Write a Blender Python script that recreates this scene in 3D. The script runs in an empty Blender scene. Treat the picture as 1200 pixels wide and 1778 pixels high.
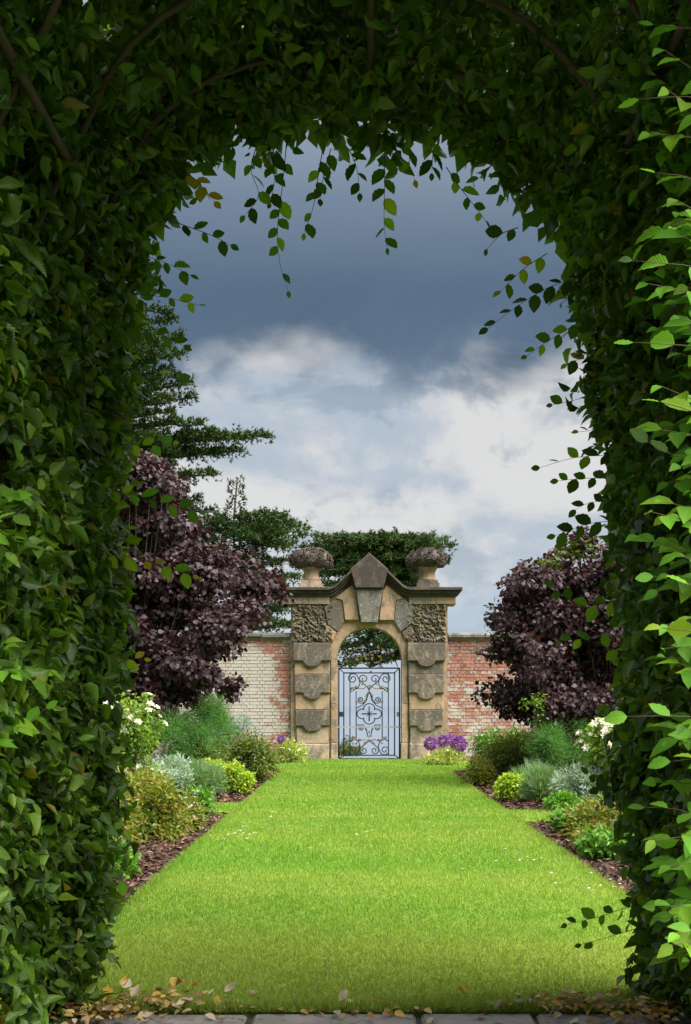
import bpy, math, random
import numpy as np
from mathutils import Vector, Matrix, noise as mnoise

rng = np.random.default_rng(7)
random.seed(7)
S = bpy.context.scene
COL = S.collection
R = math.radians

# ------------------------------------------------------------------ camera, sky, sun, exposure
CAM_H = 1.2
F = 2000.0                                   # focal length in photograph pixels (1200 wide)
cam_d = bpy.data.cameras.new('camera')
cam = bpy.data.objects.new('camera', cam_d)
COL.objects.link(cam)
cam.location = (0, 0, CAM_H)
cam.rotation_euler = (R(90), 0, 0)
cam_d.sensor_fit = 'HORIZONTAL'
cam_d.sensor_width = 36
cam_d.lens = 36 * F / 1200
cam_d.shift_x = -(638 - 600) / 1200
cam_d.shift_y = (1226 - 889) / 1200
cam_d.clip_start = 0.05
cam_d.clip_end = 20000
S.camera = cam

SUN_EL, SUN_AZ = 54, 124                     # azimuth clockwise from +Y (the walk's direction)
sd = Vector((math.sin(R(SUN_AZ)) * math.cos(R(SUN_EL)), math.cos(R(SUN_AZ)) * math.cos(R(SUN_EL)), math.sin(R(SUN_EL))))
sun_d = bpy.data.lights.new('sun', 'SUN')
sun_d.energy = 4.7
sun_d.angle = R(60)
sun_d.color = (1.0, 0.955, 0.88)
sun = bpy.data.objects.new('sun', sun_d)
COL.objects.link(sun)
sun.rotation_euler = sd.to_track_quat('Z', 'Y').to_euler()
sun.location = (12, 4, 14)

S.view_settings.view_transform = 'Standard'
S.view_settings.look = 'None'
S.view_settings.gamma = 1
S.view_settings.exposure = 1.2
S.view_settings.use_curve_mapping = False
S.render.engine = 'CYCLES'
S.cycles.max_bounces = 7
S.cycles.diffuse_bounces = 3
S.cycles.glossy_bounces = 2
S.cycles.transmission_bounces = 4
S.cycles.transparent_max_bounces = 6
S.cycles.caustics_reflective = False
S.cycles.caustics_refractive = False
S.cycles.use_denoising = True
S.cycles.sample_clamp_indirect = 6

# ------------------------------------------------------------------ node helpers
def nd(nt, typ, ins=None, **props):
    n = nt.nodes.new(typ)
    for k, v in props.items():
        setattr(n, k, v)
    for k, v in (ins or {}).items():
        s = n.inputs[k]
        if isinstance(v, bpy.types.NodeSocket):
            nt.links.new(v, s)
        else:
            if isinstance(v, tuple) and len(v) == 3 and s.type == 'RGBA':
                v = (*v, 1)
            s.default_value = v
    return n

def mixc(nt, fac, a, b, blend='MIX'):
    n = nd(nt, 'ShaderNodeMix', data_type='RGBA', blend_type=blend)
    for i, v in ((0, fac), (6, a), (7, b)):
        if isinstance(v, bpy.types.NodeSocket):
            nt.links.new(v, n.inputs[i])
        else:
            n.inputs[i].default_value = (*v, 1) if isinstance(v, tuple) and len(v) == 3 else v
    return n.outputs[2]

def math_(nt, op, a, b=0.0, c=0.0, clamp=False):
    n = nd(nt, 'ShaderNodeMath', operation=op, use_clamp=clamp)
    for i, v in enumerate((a, b, c)):
        if isinstance(v, bpy.types.NodeSocket):
            nt.links.new(v, n.inputs[i])
        else:
            n.inputs[i].default_value = v
    return n.outputs[0]

def sstep(nt, x, lo, hi, a=0.0, b=1.0):
    n = nd(nt, 'ShaderNodeMapRange', interpolation_type='SMOOTHSTEP')
    nt.links.new(x, n.inputs[0])
    for i, v in ((1, lo), (2, hi), (3, a), (4, b)):
        if isinstance(v, bpy.types.NodeSocket):
            nt.links.new(v, n.inputs[i])
        else:
            n.inputs[i].default_value = v
    return n.outputs[0]

def noise_(nt, vec, scale, detail=4, rough=0.55, dist=0.0, out=0):
    n = nd(nt, 'ShaderNodeTexNoise', {'Vector': vec, 'Scale': scale, 'Detail': detail, 'Roughness': rough, 'Distortion': dist})
    return n.outputs[out]

def mapping(nt, vec, loc=(0, 0, 0), rot=(0, 0, 0), scale=(1, 1, 1)):
    return nd(nt, 'ShaderNodeMapping', {'Vector': vec, 'Location': loc, 'Rotation': rot, 'Scale': scale}).outputs[0]

def new_mat(name):
    m = bpy.data.materials.new(name)
    m.use_nodes = True
    nt = m.node_tree
    nt.nodes.clear()
    out = nt.nodes.new('ShaderNodeOutputMaterial')
    return m, nt, out

# ------------------------------------------------------------------ sky: storm clouds over a Nishita sky
def build_world():
    w = bpy.data.worlds.new('World')
    S.world = w
    w.use_nodes = True
    nt = w.node_tree
    nt.nodes.clear()
    out = nt.nodes.new('ShaderNodeOutputWorld')
    sky = nd(nt, 'ShaderNodeTexSky', sky_type='NISHITA', sun_disc=False, sun_elevation=R(SUN_EL), sun_rotation=R(SUN_AZ))
    bg_sky = nd(nt, 'ShaderNodeBackground', {'Color': sky.outputs[0], 'Strength': 0.06})
    tc = nd(nt, 'ShaderNodeTexCoord')
    d = tc.outputs['Generated']
    sep = nd(nt, 'ShaderNodeSeparateXYZ', {0: d})
    x, y, z = sep.outputs
    # cloud coordinates: the direction itself, flattened so that clouds lie in layers
    cv = mapping(nt, d, loc=(0.37, 0.1, 0.0), scale=(1, 1, 1.9))
    n_big = noise_(nt, cv, 1.6, 3, 0.5)
    n_mid = noise_(nt, cv, 4.6, 8, 0.6, 0.35)
    n_fine = noise_(nt, mapping(nt, d, loc=(4.2, 1.3, 0.4), scale=(1, 1, 1.6)), 8.0, 6, 0.6, 0.3)
    bulge = noise_(nt, mapping(nt, d, loc=(1.9, 2.2, 0.8), scale=(1, 1, 1.2)), 5.0, 4, 0.5)
    # underside of the dark storm bank
    h = math_(nt, 'ADD', z, math_(nt, 'MULTIPLY', math_(nt, 'SUBTRACT', bulge, 0.5), 0.13))
    h = math_(nt, 'ADD', h, math_(nt, 'MULTIPLY', math_(nt, 'SUBTRACT', n_fine, 0.5), 0.05))
    h = math_(nt, 'ADD', h, math_(nt, 'MULTIPLY', x, -0.03))
    bank = sstep(nt, h, 0.268, 0.306)
    thin = sstep(nt, n_big, 0.42, 0.62)
    top = sstep(nt, z, 0.40, 0.66)
    bank = math_(nt, 'MULTIPLY', bank, math_(nt, 'SUBTRACT', 1.0, math_(nt, 'MULTIPLY', top, math_(nt, 'MULTIPLY_ADD', thin, 0.4, 0.55))))
    # pale lower cloud: white billows with blue grey bodies
    body = sstep(nt, n_mid, 0.42, 0.60)
    pale = mixc(nt, body, (0.64, 0.63, 0.615), (0.40, 0.455, 0.52))
    body2 = sstep(nt, n_fine, 0.52, 0.62)
    pale = mixc(nt, math_(nt, 'MULTIPLY', body2, 0.6), pale, (0.24, 0.30, 0.37))
    dk = mixc(nt, sstep(nt, z, 0.33, 0.45), (0.07, 0.111, 0.163), (0.22, 0.272, 0.34))
    dk = mixc(nt, math_(nt, 'MULTIPLY', sstep(nt, n_mid, 0.35, 0.7), 0.45), dk, (0.12, 0.175, 0.25))
    pale = mixc(nt, sstep(nt, z, 0.16, 0.0), pale, (0.42, 0.50, 0.61))
    pale = mixc(nt, sstep(nt, z, 0.42, 0.75), pale, mixc(nt, body, (1.75, 1.7, 1.62), (1.1, 1.15, 1.2)))
    cloud = mixc(nt, bank, pale, dk)
    bg_cloud = nd(nt, 'ShaderNodeBackground', {'Color': cloud, 'Strength': 0.52})
    mx = nd(nt, 'ShaderNodeMixShader', {0: 0.90})
    nt.links.new(bg_sky.outputs[0], mx.inputs[1])
    nt.links.new(bg_cloud.outputs[0], mx.inputs[2])
    nt.links.new(mx.outputs[0], out.inputs[0])
build_world()

# ------------------------------------------------------------------ object helpers
def at(px, py, Y):
    """a measured place in the photograph, at distance Y along the walk, in metres"""
    return np.array(((px - 638) * Y / F, Y, CAM_H - (py - 1226) * Y / F))

def tag(o, label=None, cat=None, group=None, kind=None):
    for k, v in (('label', label), ('category', cat), ('group', group), ('kind', kind)):
        if v:
            o[k] = v
    return o

def thing(name, label, cat, loc=(0, 0, 0), group=None):
    e = bpy.data.objects.new(name, None)
    e.empty_display_size = 0.2
    e.location = loc
    COL.objects.link(e)
    return tag(e, label, cat, group)

def adopt(o, parent):
    """parent an object whose mesh is in world coordinates"""
    if parent is not None:
        o.parent = parent
        if parent.type == 'EMPTY':
            o.matrix_parent_inverse = Matrix.Translation(-Vector(parent.location))
    return o

def mesh_np(name, V, T, mat=None, smooth=False, uv=None, col=None):
    """triangle mesh from arrays"""
    V = np.asarray(V, np.float32); T = np.asarray(T, np.int32)
    me = bpy.data.meshes.new(name)
    me.vertices.add(len(V)); me.vertices.foreach_set('co', V.ravel())
    me.loops.add(T.size); me.loops.foreach_set('vertex_index', T.ravel())
    me.polygons.add(len(T)); me.polygons.foreach_set('loop_start', np.arange(0, T.size, 3, dtype=np.int32))
    if smooth:
        me.polygons.foreach_set('use_smooth', np.ones(len(T), bool))
    if uv is not None:
        l = me.uv_layers.new(name='UVMap')
        l.data.foreach_set('uv', np.asarray(uv, np.float32)[T.ravel()].ravel())
    if col is not None:
        a = me.attributes.new('Col', 'FLOAT_COLOR', 'POINT')
        c = np.ones((len(V), 4), np.float32); c[:, :3] = col
        a.data.foreach_set('color', c.ravel())
    me.update(calc_edges=True)
    if mat:
        me.materials.append(mat)
    return me

def link(name, me, parent=None, loc=None):
    o = bpy.data.objects.new(name, me)
    COL.objects.link(o)
    if loc is not None:
        o.location = loc
    if parent is not None:
        adopt(o, parent)
    return o

class MB:
    """collects solids into one mesh (any polygons)"""
    def __init__(s):
        s.v, s.f = [], []
    def add(s, vs, fs):
        k = len(s.v)
        s.v += [tuple(map(float, p)) for p in vs]
        s.f += [tuple(i + k for i in f) for f in fs]
        return s
    def box(s, x0, x1, y0, y1, z0, z1):
        return s.add([(x0, y0, z0), (x1, y0, z0), (x1, y1, z0), (x0, y1, z0), (x0, y0, z1), (x1, y0, z1), (x1, y1, z1), (x0, y1, z1)],
                     [(0, 3, 2, 1), (4, 5, 6, 7), (0, 1, 5, 4), (1, 2, 6, 5), (2, 3, 7, 6), (3, 0, 4, 7)])
    def prism(s, poly, y0, y1, bev=0.0):
        """polygon in (x, z), counter-clockwise seen from the front (-y), from y0 (front) back to y1, front edge chamfered"""
        n = len(poly)
        a = 0.5 * sum(poly[i][0] * poly[(i + 1) % n][1] - poly[(i + 1) % n][0] * poly[i][1] for i in range(n))
        if a < 0:
            poly = poly[::-1]
        fr = poly
        if bev > 0:
            fr = []
            for i in range(n):
                p0, p1, p2 = Vector(poly[i - 1]), Vector(poly[i]), Vector(poly[(i + 1) % n])
                e1 = (p1 - p0).normalized() if (p1 - p0).length > 1e-9 else Vector((1, 0))
                e2 = (p2 - p1).normalized() if (p2 - p1).length > 1e-9 else e1
                n1, n2 = Vector((-e1.y, e1.x)), Vector((-e2.y, e2.x))
                m = n1 + n2
                m = m / max(0.35, m.dot(n1) * 1.0) if m.length > 1e-6 else n1
                fr.append((p1.x + m.x * bev, p1.y + m.y * bev))
        V = [(x, y0, z) for x, z in fr]
        Fs = [tuple(range(n))]
        if bev > 0:
            V += [(x, y0 + bev, z) for x, z in poly]
            Fs += [(i, i + n, (i + 1) % n + n, (i + 1) % n) for i in range(n)]
            k = n
        else:
            k = 0
        b = len(V)
        V += [(x, y1, z) for x, z in poly]
        Fs += [(k + i, b + i, b + (i + 1) % n, k + (i + 1) % n) for i in range(n)]
        Fs.append(tuple(b + i for i in reversed(range(n))))
        return s.add(V, Fs)
    def tube(s, pts, rad, sides=6, cap=True):
        P = [Vector(p) for p in pts]
        n = len(P)
        rs = rad if hasattr(rad, '__len__') else [rad] * n
        t0 = (P[1] - P[0]).normalized()
        u = t0.orthogonal().normalized()
        V, Fs = [], []
        for i in range(n):
            t = (P[min(i + 1, n - 1)] - P[max(i - 1, 0)])
            t = t.normalized() if t.length > 1e-9 else t0
            u = (u - t * u.dot(t))
            u = u.normalized() if u.length > 1e-6 else t.orthogonal().normalized()
            w = t.cross(u)
            for k in range(sides):
                a = 2 * math.pi * k / sides
                V.append(P[i] + (u * math.cos(a) + w * math.sin(a)) * rs[i])
        for i in range(n - 1):
            for k in range(sides):
                k2 = (k + 1) % sides
                Fs.append((i * sides + k, i * sides + k2, (i + 1) * sides + k2, (i + 1) * sides + k))
        if cap:
            Fs.append(tuple(reversed(range(sides))))
            Fs.append(tuple((n - 1) * sides + k for k in range(sides)))
        return s.add(V, Fs)
    def lathe(s, prof, c, sides=20):
        V, Fs = [], []
        for r, z in prof:
            for k in range(sides):
                a = 2 * math.pi * k / sides
                V.append((c[0] + r * math.cos(a), c[1] + r * math.sin(a), c[2] + z))
        for i in range(len(prof) - 1):
            for k in range(sides):
                k2 = (k + 1) % sides
                Fs.append((i * sides + k, i * sides + k2, (i + 1) * sides + k2, (i + 1) * sides + k))
        Fs.append(tuple(reversed(range(sides))))
        Fs.append(tuple((len(prof) - 1) * sides + k for k in range(sides)))
        return s.add(V, Fs)
    def jitter(s, amt, freq=6.0, seed=0):
        o = Vector((seed * 3.7, seed * 1.3, seed * 7.1))
        s.v = [tuple(Vector(p) + mnoise.noise_vector(Vector(p) * freq + o) * amt) for p in s.v]
        return s
    def mesh(s, name, mat, smooth=False):
        me = bpy.data.meshes.new(name)
        me.from_pydata(s.v, [], s.f)
        if smooth:
            me.polygons.foreach_set('use_smooth', [True] * len(me.polygons))
        me.update()
        me.materials.append(mat)
        return me
    def build(s, name, mat, parent=None, smooth=False):
        return link(name, s.mesh(name, mat, smooth), parent)

def unit(a):
    return a / np.maximum(np.linalg.norm(a, axis=-1, keepdims=True), 1e-9)

# leaf templates: (x across, y along, z up), triangles
def leaf_template(rows, fold=0.12, droop=0.16, serr=0):
    v = [(0, 0, 0)]
    for t, w in rows[1:-1]:
        z = -droop * t * t
        v += [(-w, t, z + fold * w * 2), (0, t, z), (w, t, z + fold * w * 2)]
    v.append((0, 1, -droop))
    T = [(0, 2, 1), (0, 3, 2)]
    m = len(rows) - 2
    for i in range(m - 1):
        a = 1 + 3 * i
        b = a + 3
        T += [(a, a + 1, b + 1), (a, b + 1, b), (a + 1, a + 2, b + 2), (a + 1, b + 2, b + 1)]
    a = 1 + 3 * (m - 1)
    e = len(v) - 1
    T += [(a, a + 1, e), (a + 1, a + 2, e)]
    v = np.array(v, float)
    return v, np.array(T), np.stack([v[:, 0] + 0.5, v[:, 1]], 1)
T_FULL = leaf_template([(0, 0), (.18, .37), (.44, .5), (.75, .29), (1, 0)])
T_CURL = leaf_template([(0, 0), (.18, .34), (.46, .5), (.76, .30), (1, 0)], 0.32, 0.42)
T_POINT = leaf_template([(0, 0), (.16, .40), (.38, .5), (.68, .24), (1, 0)], 0.18, -0.12)
T_ROUND = leaf_template([(0, 0), (.22, .46), (.62, .5), (1, 0)], 0.10, 0.25)
T_LITE = (np.array([(0, 0, 0), (-.5, .42, .1), (.5, .42, .1), (0, 1, -.12)], float), np.array([(0, 3, 1), (0, 2, 3)]), np.array([(.5, 0), (0, .4), (1, .4), (.5, 1)], float))
T_BLADE = (np.array([(-.5, 0, 0), (.5, 0, 0), (0, 1, 0)], float), np.array([(0, 1, 2)]), np.array([(0, 0), (1, 0), (.5, 1)], float))

def leaves_mesh(name, P, D, Nn, L, W, col, mat, tpl=T_FULL, smooth=True):
    """one leaf per row: base P, direction D, face normal Nn, length L, width W, colour col"""
    tv, tt, tuv = tpl
    n = len(P)
    D = unit(D)
    X = unit(np.cross(D, Nn))
    Z = np.cross(X, D)
    L = np.broadcast_to(np.asarray(L, float), (n,)); W = np.broadcast_to(np.asarray(W, float), (n,))
    V = (P[:, None, :] + tv[None, :, 0, None] * (W[:, None] * X)[:, None, :] + tv[None, :, 1, None] * (L[:, None] * D)[:, None, :]
         + tv[None, :, 2, None] * (L[:, None] * Z)[:, None, :])
    k = len(tv)
    T = tt[None] + (np.arange(n) * k)[:, None, None]
    C = np.repeat(col, k, axis=0)
    UV = np.tile(tuv, (n, 1))
    return mesh_np(name, V.reshape(-1, 3), T.reshape(-1, 3), mat, smooth, UV, C)

def rand_unit(n):
    return unit(rng.normal(size=(n, 3)))

def palette(n, cols, spread=0.18):
    """per-leaf colours drawn between the given ones"""
    cols = np.array(cols, float)
    k = rng.integers(0, len(cols), n)
    k2 = rng.integers(0, len(cols), n)
    t = rng.random((n, 1)) * 0.5
    c = cols[k] * (1 - t) + cols[k2] * t
    return np.clip(c * (1 + rng.normal(size=(n, 1)) * spread), 0.002, 1)

# ------------------------------------------------------------------ materials
def leaf_mat(name, trans=0.35, rough=0.42, spec=0.45, veins=False, tcol=(1.5, 1.55, 0.6)):
    m, nt, out = new_mat(name)
    col = nd(nt, 'ShaderNodeAttribute', attribute_name='Col').outputs['Color']
    nrm = None
    if veins:
        uv = nd(nt, 'ShaderNodeUVMap').outputs[0]
        sp = nd(nt, 'ShaderNodeSeparateXYZ', {0: uv})
        ux = math_(nt, 'ABSOLUTE', math_(nt, 'SUBTRACT', sp.outputs[0], 0.5))
        ph = math_(nt, 'MULTIPLY', math_(nt, 'SUBTRACT', sp.outputs[1], math_(nt, 'MULTIPLY', ux, 0.75)), 62.0)
        wv = math_(nt, 'SINE', ph)
        rib = sstep(nt, wv, 0.55, 1.0)
        mid = sstep(nt, ux, 0.05, 0.015)
        vein = math_(nt, 'MAXIMUM', math_(nt, 'MULTIPLY', rib, 0.5), mid)
        col = mixc(nt, math_(nt, 'MULTIPLY', vein, 0.28), col, mixc(nt, 1.0, col, (1.7, 1.6, 1.6), 'MULTIPLY'))
        nrm = nd(nt, 'ShaderNodeBump', {'Height': wv, 'Strength': 0.22, 'Distance': 0.002}).outputs[0]
    p = nd(nt, 'ShaderNodeBsdfPrincipled', {'Base Color': col, 'Roughness': rough, 'Specular IOR Level': spec})
    t = nd(nt, 'ShaderNodeBsdfTranslucent', {'Color': mixc(nt, 1.0, col, tcol, 'MULTIPLY')})
    if nrm:
        nt.links.new(nrm, p.inputs['Normal'])
    mx = nd(nt, 'ShaderNodeMixShader', {0: trans})
    nt.links.new(p.outputs[0], mx.inputs[1]); nt.links.new(t.outputs[0], mx.inputs[2])
    nt.links.new(mx.outputs[0], out.inputs[0])
    return m

def rough_mat(name, c1, c2, scale=8.0, rough=0.9, bump=0.3, c3=None, s3=30.0, metallic=0.0, bdist=0.02):
    m, nt, out = new_mat(name)
    pos = nd(nt, 'ShaderNodeNewGeometry').outputs['Position']
    n1 = noise_(nt, pos, scale, 6, 0.6)
    col = mixc(nt, sstep(nt, n1, 0.35, 0.65), c1, c2)
    n2 = noise_(nt, pos, s3, 5, 0.6)
    if c3:
        col = mixc(nt, sstep(nt, n2, 0.55, 0.68), col, c3)
    b = nd(nt, 'ShaderNodeBump', {'Height': n2, 'Strength': bump, 'Distance': bdist})
    p = nd(nt, 'ShaderNodeBsdfPrincipled', {'Base Color': col, 'Roughness': rough, 'Normal': b.outputs[0], 'Metallic': metallic, 'Specular IOR Level': 0.3})
    nt.links.new(p.outputs[0], out.inputs[0])
    return m

def stone_mat(name, c1, c2, stain, amount, lichen=0.3, lich_col=(0.33, 0.35, 0.27), seed=0.0):
    """weathered sandstone: bedding tint, soot stains, pale lichen spots, pitted relief"""
    m, nt, out = new_mat(name)
    pos0 = nd(nt, 'ShaderNodeNewGeometry').outputs['Position']
    pos = mapping(nt, pos0, loc=(seed, seed * 1.7, seed * 0.6))
    oi = nd(nt, 'ShaderNodeObjectInfo').outputs['Random']
    n1 = noise_(nt, mapping(nt, pos, scale=(1, 1, 2.2)), 3.0, 5, 0.6, 0.6)
    col = mixc(nt, sstep(nt, n1, 0.36, 0.64), c1, c2)
    n2 = noise_(nt, mapping(nt, pos, scale=(1.5, 1.5, .8)), 2.6, 8, 0.72, 0.8)
    lo = 0.62 - amount * 0.32
    st = sstep(nt, n2, lo, lo + 0.16)
    col = mixc(nt, math_(nt, 'MULTIPLY', st, 0.85), col, stain)
    n3 = noise_(nt, pos, 17.0, 6, 0.65)
    col = mixc(nt, math_(nt, 'MULTIPLY', sstep(nt, n3, 0.57, 0.66), lichen), col, lich_col)
    n4 = noise_(nt, pos, 55.0, 4, 0.6)
    col = mixc(nt, math_(nt, 'MULTIPLY', sstep(nt, n4, 0.45, 0.75), 0.4), col, mixc(nt, 1.0, col, (0.55, 0.52, 0.5), 'MULTIPLY'))
    col = mixc(nt, 1.0, col, nd(nt, 'ShaderNodeCombineColor', {0: math_(nt, 'MULTIPLY_ADD', oi, 0.3, 0.86), 1: math_(nt, 'MULTIPLY_ADD', oi, 0.26, 0.87), 2: math_(nt, 'MULTIPLY_ADD', oi, 0.22, 0.88)}).outputs[0], 'MULTIPLY')
    hgt = math_(nt, 'ADD', n3, math_(nt, 'MULTIPLY', n4, 0.6))
    b = nd(nt, 'ShaderNodeBump', {'Height': hgt, 'Strength': 0.6, 'Distance': 0.02})
    p = nd(nt, 'ShaderNodeBsdfPrincipled', {'Base Color': col, 'Roughness': 0.92, 'Normal': b.outputs[0], 'Specular IOR Level': 0.2})
    nt.links.new(p.outputs[0], out.inputs[0])
    return m

BUFF, BUFF2 = (0.43, 0.29, 0.17), (0.33, 0.25, 0.17)
SOOT = (0.055, 0.05, 0.045)
M = {}
M['stone_buff'] = stone_mat('stone_buff', BUFF, BUFF2, (0.16, 0.135, 0.11), 0.5, 0.35)
M['stone_pale'] = stone_mat('stone_pale', (0.42, 0.315, 0.225), (0.33, 0.26, 0.20), (0.14, 0.125, 0.11), 0.6, 0.45, seed=3)
M['stone_grey'] = stone_mat('stone_grey', (0.25, 0.205, 0.16), (0.30, 0.235, 0.165), (0.095, 0.083, 0.07), 0.85, 0.5, seed=5)
M['stone_soot'] = stone_mat('stone_soot', (0.20, 0.165, 0.13), (0.28, 0.225, 0.165), (0.095, 0.085, 0.073), 0.75, 0.55, (0.38, 0.36, 0.29), seed=9)
M['stone_dark'] = stone_mat('stone_dark', (0.085, 0.07, 0.058), (0.12, 0.095, 0.075), SOOT, 0.7, 0.22, (0.2, 0.2, 0.16), seed=12)
M['stone_lichen'] = stone_mat('stone_lichen', (0.17, 0.165, 0.145), (0.13, 0.125, 0.11), (0.07, 0.068, 0.06), 0.45, 0.75, (0.36, 0.38, 0.33), seed=15)
M['stone_carved'] = stone_mat('stone_carved', (0.21, 0.185, 0.14), (0.28, 0.235, 0.16), (0.085, 0.078, 0.065), 0.55, 0.6, (0.38, 0.38, 0.26), seed=18)
M['stone_basket'] = stone_mat('stone_basket', (0.085, 0.07, 0.062), (0.14, 0.112, 0.096), (0.045, 0.04, 0.036), 0.6, 0.3, (0.15, 0.14, 0.11), seed=21)
M['bark'] = rough_mat('bark', (0.05, 0.038, 0.028), (0.085, 0.068, 0.05), 14, 0.95, 0.6)
M['twig'] = rough_mat('twig', (0.075, 0.045, 0.03), (0.11, 0.075, 0.05), 30, 0.8, 0.2)
M['pipe'] = rough_mat('pipe', (0.075, 0.05, 0.034), (0.05, 0.036, 0.026), 9, 0.75, 0.3)
M['iron'] = rough_mat('iron', (0.018, 0.025, 0.04), (0.03, 0.035, 0.045), 20, 0.5, 0.1)
M['gilt'] = rough_mat('gilt', (0.30, 0.20, 0.06), (0.16, 0.12, 0.05), 25, 0.45, 0.2, metallic=0.4)
M['grey_wood'] = rough_mat('grey_wood', (0.32, 0.32, 0.33), (0.25, 0.25, 0.26), 12, 0.8, 0.2)
M['leaf'] = leaf_mat('leaf', 0.4, 0.55, 0.18, veins=True)
M['leaf_mass'] = leaf_mat('leaf_mass', 0.32, 0.34, 0.4, veins=True)
M['plum_leaf'] = leaf_mat('plum_leaf', 0.16, 0.5, 0.32, tcol=(2.2, 0.9, 0.7))
M['bed_leaf'] = leaf_mat('bed_leaf', 0.35, 0.5, 0.3)
M['petal'] = leaf_mat('petal', 0.3, 0.6, 0.2, tcol=(1, 1, 1))
M['needle'] = leaf_mat('needle', 0.12, 0.55, 0.3)
M['dry_leaf'] = leaf_mat('dry_leaf', 0.2, 0.6, 0.3, veins=True, tcol=(1.1, 1, .7))
M['chip'] = leaf_mat('chip', 0.0, 0.9, 0.15)

def grass_nodes(nt):
    """mown bands and dry patches across the walk: mix factor 0 green .. 1 yellow"""
    pos = nd(nt, 'ShaderNodeNewGeometry').outputs['Position']
    b = noise_(nt, mapping(nt, pos, loc=(0, 3.1, 0), scale=(0.12, 0.62, 1)), 1.0, 3, 0.5)
    p = noise_(nt, pos, 1.7, 7, 0.68)
    g = math_(nt, 'ADD', math_(nt, 'MULTIPLY', b, 0.5), math_(nt, 'MULTIPLY', p, 0.5))
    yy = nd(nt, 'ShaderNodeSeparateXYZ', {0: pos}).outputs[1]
    dry = math_(nt, 'MULTIPLY', sstep(nt, yy, 6.4, 5.0), 0.16)      # drier, yellower front turf, lightened too to offset the arch's shadow
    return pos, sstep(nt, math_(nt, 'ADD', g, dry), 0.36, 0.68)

def grass_mat(name, blades):
    m, nt, out = new_mat(name)
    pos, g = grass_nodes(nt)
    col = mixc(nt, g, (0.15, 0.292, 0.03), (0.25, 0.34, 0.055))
    if blades:
        at_ = nd(nt, 'ShaderNodeAttribute', attribute_name='Col').outputs['Color']
        col = mixc(nt, 1.0, col, at_, 'MULTIPLY')
        p = nd(nt, 'ShaderNodeBsdfPrincipled', {'Base Color': col, 'Roughness': 0.55, 'Specular IOR Level': 0.25})
        t = nd(nt, 'ShaderNodeBsdfTranslucent', {'Color': mixc(nt, 1.0, col, (1.25, 1.25, 0.7), 'MULTIPLY')})
        mx = nd(nt, 'ShaderNodeMixShader', {0: 0.4})
        nt.links.new(p.outputs[0], mx.inputs[1]); nt.links.new(t.outputs[0], mx.inputs[2])
        nt.links.new(mx.outputs[0], out.inputs[0])
    else:
        f = noise_(nt, pos, 90.0, 3, 0.6)
        col = mixc(nt, sstep(nt, f, 0.35, 0.7), mixc(nt, 1.0, col, (0.72, 0.72, 0.6), 'MULTIPLY'), col)
        b = nd(nt, 'ShaderNodeBump', {'Height': f, 'Strength': 0.7, 'Distance': 0.02})
        p = nd(nt, 'ShaderNodeBsdfPrincipled', {'Base Color': col, 'Roughness': 0.9, 'Normal': b.outputs[0], 'Specular IOR Level': 0.1})
        nt.links.new(p.outputs[0], out.inputs[0])
    return m
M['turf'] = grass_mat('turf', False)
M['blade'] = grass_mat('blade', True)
M['soil'] = rough_mat('soil', (0.075, 0.043, 0.03), (0.05, 0.03, 0.022), 12, 0.95, 0.9, (0.12, 0.07, 0.05), 45)
M['slab'] = rough_mat('slab', (0.30, 0.275, 0.26), (0.23, 0.215, 0.20), 5, 0.85, 0.35, (0.11, 0.11, 0.085), 26)
M['joint'] = rough_mat('joint', (0.06, 0.07, 0.03), (0.05, 0.045, 0.03), 20, 0.95, 0.5)
M['field'] = rough_mat('field', (0.08, 0.14, 0.025), (0.11, 0.16, 0.035), 0.6, 0.95, 0.4, (0.06, 0.11, 0.02), 14)

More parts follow.
